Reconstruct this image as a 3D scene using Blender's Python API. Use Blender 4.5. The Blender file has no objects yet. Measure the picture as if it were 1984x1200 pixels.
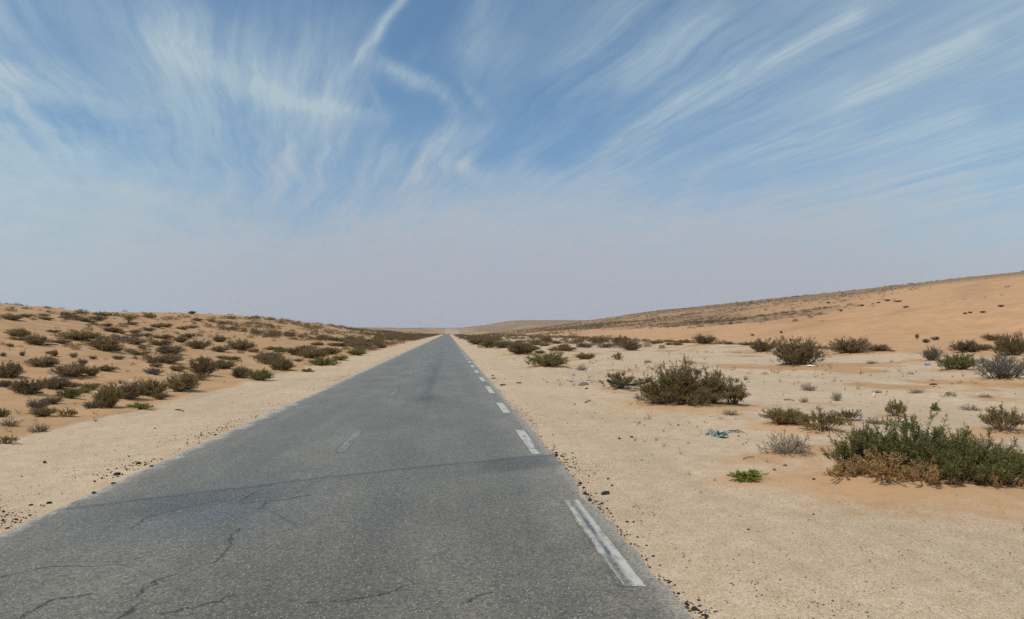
import bpy, math, random
import numpy as np
from mathutils import Vector, Matrix

random.seed(7)
sc = bpy.context.scene
COL = sc.collection
PI = math.pi

# ------------------------------------------------------------------ render settings
sc.view_settings.view_transform = 'Standard'
sc.view_settings.look = 'None'
sc.view_settings.exposure = 0.0
sc.view_settings.gamma = 1.0
sc.render.engine = 'CYCLES'
sc.cycles.max_bounces = 6
sc.cycles.diffuse_bounces = 3
sc.cycles.glossy_bounces = 2
sc.cycles.transmission_bounces = 4
sc.cycles.transparent_max_bounces = 8
sc.cycles.volume_bounces = 0
sc.cycles.use_denoising = False

# ------------------------------------------------------------------ camera
EYE = 2.05
FPX = 1323.0                       # focal length in pixels of a 1984 wide frame (24 mm on 36 mm)
yaw, pitch = math.atan2(124, 1323), math.atan2(45, 1323)
cam_d = bpy.data.cameras.new('camera')
cam = bpy.data.objects.new('camera', cam_d)
COL.objects.link(cam)
cam_d.lens, cam_d.sensor_width = 24.0, 36.0
cam_d.clip_start, cam_d.clip_end = 0.05, 20000
fwd = Vector((math.sin(yaw) * math.cos(pitch), math.cos(yaw) * math.cos(pitch), math.sin(pitch)))
cam.location = (0, 0, EYE)
cam.rotation_euler = fwd.to_track_quat('-Z', 'Y').to_euler()
sc.camera = cam
CR = np.array(fwd.to_track_quat('-Z', 'Y').to_matrix())


def ray(px, py):
    d = CR @ np.array([(px - 992) / FPX, (600 - py) / FPX, -1.0])
    return d / np.linalg.norm(d)


def proj(x, y, z):
    c = CR.T @ np.array([x, y, z - EYE])
    return 992 + FPX * c[0] / -c[2], 600 - FPX * c[1] / -c[2]


# ------------------------------------------------------------------ numpy noise
def _hash(ix, iy, seed):
    h = (ix.astype(np.int64) * 374761393 + iy.astype(np.int64) * 668265263 + seed * 1442695041) & 0xFFFFFFFF
    h = ((h ^ (h >> 13)) * 1274126177) & 0xFFFFFFFF
    h = (h ^ (h >> 16)) & 0xFFFFFFFF
    return h / 4294967295.0


def vn(x, y, seed=0):
    x = np.asarray(x, float); y = np.asarray(y, float)
    ix, iy = np.floor(x), np.floor(y)
    fx, fy = x - ix, y - iy
    fx = fx * fx * fx * (fx * (fx * 6 - 15) + 10); fy = fy * fy * fy * (fy * (fy * 6 - 15) + 10)
    a, b = _hash(ix, iy, seed), _hash(ix + 1, iy, seed)
    c, d = _hash(ix, iy + 1, seed), _hash(ix + 1, iy + 1, seed)
    return (a + (b - a) * fx) * (1 - fy) + (c + (d - c) * fx) * fy


def fbm(x, y, seed=0, octaves=4):
    s, a, t = 0.0, 0.5, 0.0
    for i in range(octaves):
        s = s + a * vn(x * 2 ** i + 17.3 * i, y * 2 ** i - 9.1 * i, seed + i)
        t += a; a *= 0.5
    return s / t - 0.5


def sm(a, b, t):
    t = np.clip((np.asarray(t, float) - a) / (b - a), 0, 1)
    return t * t * (3 - 2 * t)


# ------------------------------------------------------------------ terrain height
XL, XR = -4.5, 1.74                 # road edges
LPX = np.array([0, 4.6, 9, 12, 16, 20, 25, 30, 35, 40, 45, 50, 57, 75, 140, 400, 6000])
LPZ = np.array([0, .0, -.06, .05, .25, .5, 1.0, 1.65, 2.5, 3.4, 4.25, 4.95, 5.5, 5.2, 3.5, 2, 2])
RPX = np.array([0, 6, 15, 24, 28.5, 31, 33, 36, 42, 60, 80, 100, 130, 150, 200, 245, 290, 400, 1500, 6000])
RPZ = np.array([0, .0, .12, .3, .62, .72, .4, .1, .15, 1.4, 3.0, 5.0, 9.0, 12, 20.5, 29, 33, 32, 33, 33])
BUMPS = []                           # (x, y, radius, height): sand caught round the shrubs


def height(x, y, bumps=False):
    x = np.asarray(x, float); y = np.asarray(y, float)
    ax = np.abs(x)
    cy = np.interp(y, [0, 84, 118, 166, 229, 300, 387, 600, 1000, 2500], [1, 1, 1.0, 1.2, 1.2, 1.05, .8, .6, .45, .3])
    ry = np.interp(y, [0, 300, 700, 1500, 3000], [1, .97, .95, .93, .9])
    wob = 3.2 * fbm(y / 26, x / 60, 3, 3) * sm(9, 20, ax)
    zl = np.interp(ax + wob * 1.4, LPX, LPZ) * cy
    wr = 3.0 * fbm(y / 17, x / 50, 5, 3) * sm(14, 26, ax) + (18 - 12 * sm(170, 240, ax)) * fbm(y / 160, x / 130, 6, 3) * sm(45, 120, ax)
    zr = np.interp(ax + wr, RPX, RPZ)
    zr = np.where(ax > 40, zr * ry, zr)
    z = np.where(x < 0, zl, zr)
    # hummocks and ripples
    z = z + .30 * fbm(x / 4.5, y / 4.5, 11, 3) * sm(9, 15, -x) * (1 - sm(80, 160, -x) * .5)
    z = z + .9 * fbm(x / 22, y / 30, 12, 3) * sm(25, 50, -x)
    z = z + .55 * np.abs(fbm(x / 9, y / 9, 13, 3)) * sm(45, 55, -x)
    z = z + .16 * fbm(x / 3.2, y / 3.2, 14, 4) * sm(2.4, 7, x) * (1 - sm(30, 45, x))
    z = z + (2.4 - 1.2 * sm(180, 240, x)) * fbm(x / 55, y / 70, 15, 4) * sm(45, 110, x)
    z = z + 3.4 * (.35 - np.abs(fbm(x / 46 + y / 160, y / 85, 17, 3)) * 2.2) * sm(48, 90, x) * (1 - sm(180, 240, x))
    z = z + (.07 * fbm(x / .9, y / 1.2, 16, 3) + .03 * fbm(x / .3, y / .34, 18, 2) * (1 - sm(15, 40, y))) * np.maximum(sm(XR + .1, XR + 1.6, x), sm(-XL + .1, -XL + 2, -x))
    # wheel ruts along the left sand shoulder
    rut = np.exp(-((x + 6.25 + .3 * fbm(y / 9, 0 * x, 21)) / .16) ** 2) + np.exp(-((x + 7.9 + .3 * fbm(y / 9, 0 * x, 22)) / .16) ** 2)
    z = z - .035 * rut
    trk = np.exp(-((x - 3.3 - .018 * np.maximum(y - 4, 0) ** 1.5 - .25 * fbm(y / 7, 0 * x, 23)) / .13) ** 2) + np.exp(-((x - 4.9 - .018 * np.maximum(y - 4, 0) ** 1.5 - .25 * fbm(y / 7, 0 * x, 23)) / .13) ** 2)
    z = z - .040 * trk * (x > 0) * (y < 40)
    # sand lapping on to the left edge, broken lip along the right edge
    z = z + .040 * np.exp(-((x - XL + .30) / .35) ** 2) * (x < 0) * (.75 + .7 * fbm(y / 2.7, x / 2, 31, 3))
    z = z - .03 * np.exp(-((x - XR - .12) / .22) ** 2) * (x > 0)
    # far country: the road drops over a rise, then low ridges close the view
    z = z - 4.5 * sm(820, 1150, y) + (26 + 14 * fbm(x / 500, y / 600, 41, 3)) * sm(1250, 2900, y)
    if bumps:
        for (bx, by, br, bh) in BUMPS:
            m = (np.abs(x - bx) < 3 * br) & (np.abs(y - by) < 3 * br)
            if m.any():
                z[m] += bh * np.exp(-(((x[m] - bx) / br) ** 2 + ((y[m] - by) / br) ** 2))
    return z


def under_road(x, y, z):
    inside = sm(XL + .30, XL + .55, x) * (1 - sm(XR - .35, XR - .15, x))
    return z * (1 - inside) + (np.minimum(z, 0) * 0 + far_z(y) - .05) * inside


def far_z(y):
    return height(np.full_like(np.asarray(y, float), -1.4), y)


def hit(px, py):
    """Where the sight line of a photograph pixel meets the bare terrain."""
    d = ray(px, py)
    t = np.geomspace(3, 4000, 6000)
    X, Y, Z = d[0] * t, d[1] * t, EYE + d[2] * t
    below = Z < height(X, Y)
    i = int(np.argmax(below)) if below.any() else len(t) - 1
    return float(X[i]), float(Y[i]), float(t[i] * (CR[:, 2] @ -d))


# ------------------------------------------------------------------ node helpers
class E:
    """A socket that can be written with arithmetic."""
    def __init__(s, nt, sock): s.nt, s.s = nt, sock
    def _m(s, op, *a):
        n = s.nt.nodes.new('ShaderNodeMath'); n.operation = op
        for i, v in enumerate((s,) + a):
            if isinstance(v, E): s.nt.links.new(v.s, n.inputs[i])
            else: n.inputs[i].default_value = v
        return E(s.nt, n.outputs[0])
    def __add__(s, o): return s._m('ADD', o)
    __radd__ = __add__
    def __sub__(s, o): return s._m('SUBTRACT', o)
    def __rsub__(s, o): return (s * -1.0) + o
    def __mul__(s, o): return s._m('MULTIPLY', o)
    __rmul__ = __mul__
    def __truediv__(s, o): return s._m('DIVIDE', o)
    def max(s, o): return s._m('MAXIMUM', o)
    def min(s, o): return s._m('MINIMUM', o)
    def pow(s, o): return s._m('POWER', o)
    def abs(s): return s._m('ABSOLUTE')
    def exp(s): return s._m('EXPONENT')
    def sat(s): return s.max(0.0).min(1.0)
    def step(s, a, b):
        n = s.nt.nodes.new('ShaderNodeMapRange'); n.interpolation_type = 'SMOOTHSTEP'
        s.nt.links.new(s.s, n.inputs[0])
        lo, hi, p, q = (a, b, 0., 1.) if a < b else (b, a, 1., 0.)
        n.inputs[1].default_value, n.inputs[2].default_value, n.inputs[3].default_value, n.inputs[4].default_value = lo, hi, p, q
        return E(s.nt, n.outputs[0])
    def gauss(s, c, w):
        t = (s - c) / w
        return (t * t * -1.0).exp()


def vec(nt, x, y, z=0.0):
    n = nt.nodes.new('ShaderNodeCombineXYZ')
    for i, v in enumerate((x, y, z)):
        if isinstance(v, E): nt.links.new(v.s, n.inputs[i])
        else: n.inputs[i].default_value = v
    return n.outputs[0]


def noise(nt, v, scale, detail=4, rough=.55, dist=0.0):
    n = nt.nodes.new('ShaderNodeTexNoise')
    n.inputs['Scale'].default_value, n.inputs['Detail'].default_value = scale, detail
    n.inputs['Roughness'].default_value, n.inputs['Distortion'].default_value = rough, dist
    nt.links.new(v, n.inputs['Vector'])
    return E(nt, n.outputs['Fac'])


def voro(nt, v, scale, feature='F1'):
    n = nt.nodes.new('ShaderNodeTexVoronoi'); n.feature = feature
    n.inputs['Scale'].default_value = scale
    nt.links.new(v, n.inputs['Vector'])
    return n


def mix(nt, f, a, b):
    n = nt.nodes.new('ShaderNodeMix'); n.data_type = 'RGBA'
    if isinstance(f, E): nt.links.new(f.s, n.inputs[0])
    else: n.inputs[0].default_value = f
    for v, i in ((a, 6), (b, 7)):
        if isinstance(v, (tuple, list)): n.inputs[i].default_value = (*v, 1)
        else: nt.links.new(v, n.inputs[i])
    return n.outputs[2]


def scale_col(nt, c, f):
    n = nt.nodes.new('ShaderNodeVectorMath'); n.operation = 'SCALE'
    if isinstance(c, (tuple, list)): n.inputs[0].default_value = c
    else: nt.links.new(c, n.inputs[0])
    if isinstance(f, E): nt.links.new(f.s, n.inputs['Scale'])
    else: n.inputs['Scale'].default_value = f
    return n.outputs[0]


def material(name):
    m = bpy.data.materials.new(name); m.use_nodes = True
    nt = m.node_tree
    return m, nt, nt.nodes['Principled BSDF']


def position(nt):
    g = nt.nodes.new('ShaderNodeNewGeometry')
    s = nt.nodes.new('ShaderNodeSeparateXYZ'); nt.links.new(g.outputs['Position'], s.inputs[0])
    return g.outputs['Position'], E(nt, s.outputs[0]), E(nt, s.outputs[1]), E(nt, s.outputs[2])


def attr(nt, name):
    a = nt.nodes.new('ShaderNodeAttribute'); a.attribute_name = name
    return E(nt, a.outputs['Fac'])


def bump(nt, bsdf, h, strength, dist):
    b = nt.nodes.new('ShaderNodeBump')
    b.inputs['Strength'].default_value, b.inputs['Distance'].default_value = strength, dist
    nt.links.new(h.s, b.inputs['Height']); nt.links.new(b.outputs[0], bsdf.inputs['Normal'])


# ------------------------------------------------------------------ sky
SUN_EL, SUN_AZ = math.radians(58), math.radians(-122)
world = bpy.data.worlds.new('World'); sc.world = world; world.use_nodes = True
world.cycles.sampling_method = 'MANUAL'; world.cycles.sample_map_resolution = 512
wt = world.node_tree
bg = wt.nodes['Background']
sky = wt.nodes.new('ShaderNodeTexSky'); sky.sky_type = 'NISHITA'; sky.sun_disc = False
sky.sun_elevation, sky.sun_rotation = SUN_EL, SUN_AZ
sky.altitude, sky.air_density, sky.dust_density, sky.ozone_density = 100, 1.0, 1.2, 1.5
tc = wt.nodes.new('ShaderNodeTexCoord')
sp = wt.nodes.new('ShaderNodeSeparateXYZ'); wt.links.new(tc.outputs['Generated'], sp.inputs[0])
nx, ny, nz = (E(wt, sp.outputs[i]) for i in range(3))
ny_ = ny.max(0.08)
a_, b_ = nx / ny_, nz / ny_          # where on the sky ahead: tangent of azimuth, slope of elevation
# cloud sheet coordinates, its streaks run towards azimuth -15 degrees
zz = nz.max(0.0) + 0.035
pxx, pyy = nx / zz, ny / zz
ca, sa = math.cos(math.radians(15)), math.sin(math.radians(15))
al = pyy * ca - pxx * sa             # along the streaks
ac = pxx * ca + pyy * sa             # across
warp = noise(wt, vec(wt, pxx, pyy), .55, 3) - .5
warp2 = noise(wt, vec(wt, pxx + 9.0, pyy), .35, 2) - .5
warp3 = noise(wt, vec(wt, pxx * 1.0 + 4.0, pyy * .7), 2.6, 5, .6) - .5
acw = ac + warp * .34 + warp3 * .11
# streaky cirrus
s1 = noise(wt, vec(wt, acw * 1.0, al * .10 + warp2 * .4), 1.7, 8, .66)
s2 = noise(wt, vec(wt, acw * 1.0 + 5.0, al * .07 + 3.0), 6.0, 7, .66)
s3 = noise(wt, vec(wt, ac * 1.0 + warp2 * .8 + 3.3, al * .16), .75, 3, .5)
s4 = noise(wt, vec(wt, pxx + warp * .5, pyy * .8), 2.4, 7, .62)
s5 = noise(wt, vec(wt, acw + warp2 * .25, al * .075 + 1.7), 17.0, 7, .64)
fib = (s1 * .36 + s2 * .34 + s5 * .30)
fibc = fib.step(.40, .62)
fan = (s1 * .46 + s2 * .26 + s5 * .14 + s4 * .14).step(.37, .69) * (.40 + s3.step(.30, .60) * .70)
rightside = (a_ + b_ * .05).step(-.02, .34)
fan = fan * rightside
# bold brush strokes lying along the same direction (across coordinate, width, strength)
def stroke(c, w, amp):
    return (acw + (s2 - .5) * .10).gauss(c, w) * amp
# soft drape hanging from a bright band, upper left
wa = noise(wt, vec(wt, a_, b_), 4.0, 3) - .5
wb = noise(wt, vec(wt, a_ + 7.0, b_), 7.0, 4) - .5
wc = noise(wt, vec(wt, a_ + 2.0, b_ + 4.0), 22.0, 4, .6) - .5
ad = a_ + wa * .10 + (b_ - .25) * .05 + wc * .02
bd = b_ + wb * .05 + wc * .02
hang = noise(wt, vec(wt, ad * 9.0 + b_ * .8, b_ * .9), 3.2, 7, .62)
hangf = noise(wt, vec(wt, ad * 22.0, b_ * 1.6), 3.5, 6, .65)
bandn = noise(wt, vec(wt, (a_ * .52 + b_) * 16.0, (a_ - b_ * .5) * 2.0), 1.6, 6, .62)
band = (bd - (.455 - (a_ + .44) * .46)).gauss(0, .05) * a_.gauss(-.32, .16) * (.40 + bandn * .7) * (.45 + fibc * .75)
band2 = (bd - (.385 - (a_ + .35) * .42)).gauss(0, .022) * a_.gauss(-.29, .10) * (.4 + bandn)
tri = (ad + .155 - (b_ - .16) * .20).step(.03, -.05) * (ad + .50 - (.40 - b_) * .45).step(-.03, .12)
drape = tri * bd.step(.10, .34) * bd.step(.55, .36)
drape = drape * (.28 + fibc * .72)
upleft = ad.gauss(-.66, .13) * bd.step(.20, .36) * (.15 + fibc * .55)
haze_l = (a_ + .66).gauss(0, .30) * b_.gauss(.30, .11) * (fib * .4 + s4 * .6).step(.34, .66) * .66
# small curling wisps between the drape and the fan
wv = noise(wt, vec(wt, a_ + 3.0, b_ + 1.0), 9.0, 4) - .5
wisp_n = noise(wt, vec(wt, (a_ * .72 + b_ * -.55 + wv * .03) * 26.0, (b_ + a_ * .6) * 4.0), 2.0, 7, .66)
def wisp(ax0, bx0, ax1, bx1, w, amp):
    """a soft filament between two places on the sky"""
    dx, dy = ax1 - ax0, bx1 - bx0
    L = math.hypot(dx, dy); ux, uy = dx / L, dy / L
    A, B = a_ + wv * .022 + wc * .022, b_ + wb * .022 + wc * .020
    t = (A - ax0) * ux + (B - bx0) * uy
    d = (A - ax0) * -uy + (B - bx0) * ux
    return d.gauss(0, w) * t.step(-.03, .04) * t.step(L + .03, L - .04) * amp
T = lambda px, py: ((px - 868) / 1323, (645 - py) / 1323)
W = None
for (p, q, w, amp) in (((800, -40), (670, 150), .008, .62), ((715, 120), (850, 175), .014, .62), ((845, 165), (880, 215), .012, .45),
                       ((900, 150), (945, 210), .008, .32), ((910, 205), (770, 380), .020, .50), ((955, 235), (870, 330), .018, .50),
                       ((865, 310), (945, 345), .014, .62), ((575, 200), (745, 232), .013, .42), ((760, 270), (640, 450), .026, .48),
                       ((575, 270), (545, 390), .016, .38), ((670, 260), (590, 400), .016, .40), ((-10, 150), (110, 178), .014, .46),
                       ((960, -30), (890, 130), .030, .34), ((110, 165), (300, 260), .03, .22), ((30, 230), (180, 330), .035, .28),
                       ((715, 170), (745, 225), .006, .3), ((690, 470), (755, 425), .012, .28), ((1285, 260), (1090, 385), .012, .35),
                       ((1050, 260), (985, 335), .018, .22), ((880, 255), (700, 470), .05, .26), ((620, 420), (500, 330), .05, .20), ((420, 300), (470, 420), .05, .18), ((940, 370), (1060, 345), .03, .30), ((820, 95), (805, 110), .010, .35), ((1000, 60), (940, 190), .03, .16), ((800, 390), (960, 420), .018, .30)):
    (u0, v0), (u1, v1) = T(*p), T(*q)
    k = wisp(u0, v0, u1, v1, w, amp)
    W = k if W is None else W + k
W = W * (.30 + (wisp_n * .5 + s5 * .5).step(.32, .66) * .95)
# two long bright strokes on the right, straight in the cloud sheet
LONG = None
for (p, q, w, amp) in (((1730, -20), (1290, 212), .017, .55), ((1290, 212), (1060, 375), .014, .50), ((2010, 10), (1660, 190), .022, .34),
                       ((1260, -20), (1060, 150), .030, .30), ((1420, -20), (1200, 140), .022, .22), ((1990, 190), (1480, 330), .030, .34),
                       ((1990, 330), (1500, 400), .030, .36), ((1700, 200), (1330, 350), .022, .30)):
    (u0, v0), (u1, v1) = T(*p), T(*q)
    k = wisp(u0, v0, u1, v1, w, amp)
    LONG = k if LONG is None else LONG + k
LONG = LONG * (.40 + fibc * .85)
# the milky sheet near the horizon with a ragged upper edge
rag = noise(wt, vec(wt, a_ + b_ * .45, b_ * 1.3 - a_ * .4), 6.0, 8, .65) - .5
rag2 = noise(wt, vec(wt, (a_ + b_ * -.75 + wb * .06) * 3.6, b_ * 1.0 + a_ * .3), 4.0, 7, .65) - .5
rag3 = noise(wt, vec(wt, (a_ * .8 - b_ * .6) * 12.0, (a_ * .6 + b_ * .8) * 2.4), 1.6, 7, .64) - .5
lim = a_.gauss(-.64, .22) * .045 - a_.gauss(-.20, .12) * .060 - a_.gauss(.45, .25) * .012 + .222
edge = b_ - lim + (rag + rag2) * .085 + rag3 * .03 + (fib - .5) * -.11
veil = edge.step(.045, -.060) * .64 + b_.step(.34, .0) * .40
veil = veil * (1.0 + (rag + rag3 * .7 + (s4 - .5) + (fib - .5) * .8) * b_.step(.02, .14) * .70)
right_film = a_.step(.20, .85) * b_.step(.10, .30) * (.25 + fib * .6) * .55
cloud = (fan * .78 + right_film + LONG + band * .58 + band2 * .40 + drape * .70 + upleft + haze_l + W)
cloud = (1.0 - (1.0 - (cloud.sat() * .86)) * (1.0 - veil.sat())).sat()
# a thin even film keeps the blue soft
film = noise(wt, vec(wt, acw * 1.0, al * .3), 1.3, 6, .6).step(.35, .75) * .16 + .07
cloud = (1.0 - (1.0 - cloud) * (1.0 - film)).sat()
lowc, highc = (.415, .432, .492), (.46, .57, .625)
ccol = mix(wt, ((b_.step(.02, .40) + (a_ - .02).step(-.1, -.7) * .45 + a_.step(.5, .95) * .22)).sat(), lowc, highc)
skyc = wt.nodes.new('ShaderNodeVectorMath'); skyc.operation = 'MULTIPLY'
wt.links.new(sky.outputs[0], skyc.inputs[0]); skyc.inputs[1].default_value = (.064, .098, .115)
SKYK = 0.1
bgc = mix(wt, cloud, skyc.outputs[0], ccol)
wt.links.new(scale_col(wt, bgc, 1.0 / SKYK), bg.inputs['Color'])
bg.inputs['Strength'].default_value = SKYK

sun_d = bpy.data.lights.new('sun', 'SUN'); sun_d.energy = 3.0; sun_d.angle = math.radians(.6); sun_d.color = (1.0, .94, .84)
sun = bpy.data.objects.new('sun', sun_d); COL.objects.link(sun)
sdir = Vector((math.sin(SUN_AZ) * math.cos(SUN_EL), math.cos(SUN_AZ) * math.cos(SUN_EL), math.sin(SUN_EL)))
sun.rotation_euler = sdir.to_track_quat('Z', 'Y').to_euler()
sun.location = (0, 0, 60)

# ------------------------------------------------------------------ mesh helpers
def mesh_np(name, verts, faces_flat, sizes, mats, var=None, smooth=False):
    me = bpy.data.meshes.new(name)
    verts = np.asarray(verts, np.float32)
    me.vertices.add(len(verts)); me.vertices.foreach_set('co', verts.ravel())
    ff = np.asarray(faces_flat, np.int32).ravel(); sizes = np.asarray(sizes, np.int32)
    me.loops.add(len(ff)); me.loops.foreach_set('vertex_index', ff)
    me.polygons.add(len(sizes))
    me.polygons.foreach_set('loop_start', np.concatenate([[0], np.cumsum(sizes)[:-1]]).astype(np.int32))
    me.update(calc_edges=True)
    if smooth: me.polygons.foreach_set('use_smooth', np.ones(len(sizes), bool))
    for m in mats: me.materials.append(m)
    if var is not None:
        at = me.attributes.new('tone', 'FLOAT', 'FACE'); at.data.foreach_set('value', np.asarray(var, np.float32))
    me.validate()
    return me


def link(name, me, parent=None):
    o = bpy.data.objects.new(name, me); COL.objects.link(o)
    if parent is not None: o.parent = parent
    return o


def tag(o, label=None, cat=None, group=None, kind=None):
    for k, v in (('label', label), ('category', cat), ('group', group), ('kind', kind)):
        if v: o[k] = v
    return o


def empty(name, loc):
    o = bpy.data.objects.new(name, None); COL.objects.link(o); o.location = loc
    o.empty_display_size = .2
    return o


def frames(d):
    d = d / np.maximum(np.linalg.norm(d, axis=1, keepdims=True), 1e-9)
    ref = np.where(np.abs(d[:, 2:3]) > .9, np.array([[1., 0, 0]]), np.array([[0, 0, 1.]]))
    u = np.cross(d, ref); u /= np.maximum(np.linalg.norm(u, axis=1, keepdims=True), 1e-9)
    return d, u, np.cross(d, u)


class Soup:
    def __init__(s): s.v, s.f, s.z, s.t, s.n = [], [], [], [], 0
    def add(s, v, f, size, tone):
        s.v.append(v); s.f.append((np.asarray(f) + s.n).ravel()); s.z.append(np.full(len(f), size)); s.t.append(tone); s.n += len(v)
    def tubes(s, p0, p1, r0, r1, rng, tone=None):
        """three sided tapered twigs from p0 to p1"""
        n = len(p0)
        d, u, w = frames(p1 - p0)
        ang = np.array([0, 2.094, 4.189])
        ring = u[:, None, :] * np.cos(ang)[None, :, None] + w[:, None, :] * np.sin(ang)[None, :, None]
        r0 = np.broadcast_to(r0, n)[:, None, None]; r1 = np.broadcast_to(r1, n)[:, None, None]
        v = np.concatenate([p0[:, None, :] + ring * r0, p1[:, None, :] + ring * r1], 1).reshape(-1, 3)
        b = np.arange(n)[:, None, None] * 6
        q = np.array([[0, 1, 4, 3], [1, 2, 5, 4], [2, 0, 3, 5]])[None]
        s.add(v, (b + q).reshape(-1, 4), 4, np.repeat(rng.random(n) if tone is None else tone, 3))
    def leaves(s, p, d, L, Wd, rng, tone=None):
        """small pointed leaf faces at p heading along d"""
        n = len(p)
        d, u, w = frames(d)
        a = rng.random(n)[:, None] * 2 * PI
        side = u * np.cos(a) + w * np.sin(a)
        L = np.broadcast_to(L, n)[:, None]; Wd = np.broadcast_to(Wd, n)[:, None]
        v = np.stack([p, p + d * L * .45 + side * Wd * .5, p + d * L, p + d * L * .55 - side * Wd * .5], 1).reshape(-1, 3)
        s.add(v, np.arange(n * 4).reshape(-1, 4), 4, rng.random(n) if tone is None else tone)
    def mesh(s, name, mat, smooth=False):
        return mesh_np(name, np.concatenate(s.v), np.concatenate(s.f), np.concatenate(s.z), [mat], np.concatenate(s.t), smooth)


# ------------------------------------------------------------------ plant materials
def leaf_mat(name, c0, c1, c2, transl=.25):
    m, nt, b = material(name)
    t = attr(nt, 'tone')
    oi = nt.nodes.new('ShaderNodeObjectInfo'); r = E(nt, oi.outputs['Random'])
    c = mix(nt, t.step(.05, .6), c0, c1)
    c = mix(nt, t.step(.72, 1.0), c, c2)
    c = scale_col(nt, c, .78 + r * .45)
    nt.links.new(c, b.inputs['Base Color'])
    b.inputs['Roughness'].default_value = .7
    b.inputs['Specular IOR Level'].default_value = .25
    tr = nt.nodes.new('ShaderNodeBsdfTranslucent'); nt.links.new(c, tr.inputs['Color'])
    mx = nt.nodes.new('ShaderNodeMixShader'); mx.inputs[0].default_value = transl
    nt.links.new(b.outputs[0], mx.inputs[1]); nt.links.new(tr.outputs[0], mx.inputs[2])
    nt.links.new(mx.outputs[0], nt.nodes['Material Output'].inputs[0])
    return m


M_GREEN = leaf_mat('green_leaves', (.190, .175, .048), (.265, .240, .072), (.36, .32, .125), .5)
M_OLIVE = leaf_mat('olive_leaves', (.250, .180, .066), (.325, .236, .092), (.40, .300, .135), .5)
M_BROWN = leaf_mat('brown_leaves', (.230, .155, .074), (.300, .205, .100), (.38, .27, .14), .5)
M_RUST = leaf_mat('dry_rust_leaves', (.30, .170, .070), (.40, .245, .105), (.46, .31, .15))
M_STRAW = leaf_mat('straw_leaves', (.26, .185, .095), (.34, .25, .135), (.42, .32, .19), .4)
M_BRIGHT = leaf_mat('fresh_leaves', (.17, .185, .03), (.25, .265, .05), (.34, .34, .09), .45)
M_TWIG = leaf_mat('twig_bark', (.10, .072, .05), (.155, .115, .082), (.23, .18, .135), .0)
M_DEAD = leaf_mat('dead_twigs', (.19, .135, .088), (.27, .20, .138), (.35, .275, .20), .0)
M_GREYLEAF = leaf_mat('grey_leaves', (.12, .105, .085), (.175, .155, .125), (.24, .21, .175))


# ------------------------------------------------------------------ plant meshes
def plant_parts(seed, w, h, mains, subs, leaves, leaf, leafw, twig=.004, lob=.35, flat=.5, depth=.75, lean=0.0, open_=.0, droop=0.0, up=.9):
    """Stems and foliage of a low desert shrub w wide, h high. Returns two Soups."""
    rng = np.random.default_rng(seed)
    S, F = Soup(), Soup()
    n = mains
    th = rng.random(n) * 2 * PI
    ph = np.arccos(1 - rng.random(n) * (1.0 - .02)) * .98         # 0 up .. pi/2 out
    k1, k2 = rng.random(2) * 2 * PI
    lobe = 1 + lob * (.6 * np.sin(2 * th + k1) + .5 * np.sin(3 * th + k2) + .6 * (rng.random(n) - .5))
    rr = (.62 + .38 * rng.random(n)) * lobe
    tip = np.stack([np.sin(ph) * np.cos(th) * w * .5 * rr, np.sin(ph) * np.sin(th) * w * .5 * depth * rr,
                    np.maximum(np.cos(ph), .0) ** flat * h * (.62 + .38 * rng.random(n)) * np.clip(lobe, .75, 1.12)], 1)
    tip[:, 0] += lean * tip[:, 2]
    root = tip * np.array([.38, .38, 0]) * rng.random((n, 1)) + rng.normal(0, .02 * w, (n, 3)) * np.array([1, 1, 0])
    root[:, 2] = -.03
    mid = root * .5 + tip * .5 + rng.normal(0, .04 * w, (n, 3))
    mid[:, 2] = np.maximum(mid[:, 2] + .10 * h - droop * h * .2, .01)
    pts = [root, root * .25 + mid * .65 + tip * .1 + rng.normal(0, .012 * w, (n, 3)), mid * .5 + tip * .5 + rng.normal(0, .015 * w, (n, 3)), tip]
    for i in range(3):
        S.tubes(pts[i], pts[i + 1], twig * (2.2 - .6 * i), twig * (1.6 - .5 * i), rng)
    if subs:
        m = n * subs
        idx = np.repeat(np.arange(n), subs)
        t = (.25 + .75 * rng.random(m)) if not open_ else (.5 + .5 * rng.random(m))
        seg = np.minimum((t * 3).astype(int), 2); ft = (t * 3 - seg)[:, None]
        P = np.stack(pts)                                             # 4,n,3
        st = P[seg, idx] * (1 - ft) + P[seg + 1, idx] * ft
        out = st * np.array([1, 1, .25]); out /= np.maximum(np.linalg.norm(out, axis=1, keepdims=True), .05)
        d = out * .55 + rng.normal(0, .55, (m, 3)) + np.array([0, 0, up])
        d /= np.linalg.norm(d, axis=1, keepdims=True)
        Ls = (.10 + .13 * rng.random(m))[:, None] * (h * .6 + w * .18)
        en = st + d * Ls
        en[:, 2] = np.maximum(en[:, 2], .01)
        S.tubes(st, en, twig * .8, twig * .4, rng)
        if leaves:
            k = m * leaves
            j = np.repeat(np.arange(m), leaves)
            tt = rng.random(k)[:, None]
            p = st[j] * (1 - tt) + en[j] * tt + rng.normal(0, leaf * .25, (k, 3))
            ld = d[j] * .8 + rng.normal(0, .7, (k, 3)) + np.array([0, 0, .25])
            br = rng.random(m)[j] * .7 + rng.random(k) * .3            # whole sprigs share a tone
            F.leaves(p, ld, leaf * (.6 + .8 * rng.random(k)), leafw * (.6 + .8 * rng.random(k)), rng, br)
    return S, F


PROTO = {}


def proto(kind, variants, leafmat, stemmat, **kw):
    PROTO[kind] = []
    for i in range(variants):
        S, F = plant_parts(100 * (len(PROTO) + 1) + i, 1.0, kw.get('h', .42), **{k: v for k, v in kw.items() if k != 'h'})
        PROTO[kind].append((S.mesh(kind + '_stems', stemmat), F.mesh(kind + '_foliage', leafmat) if F.v else None))


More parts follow.
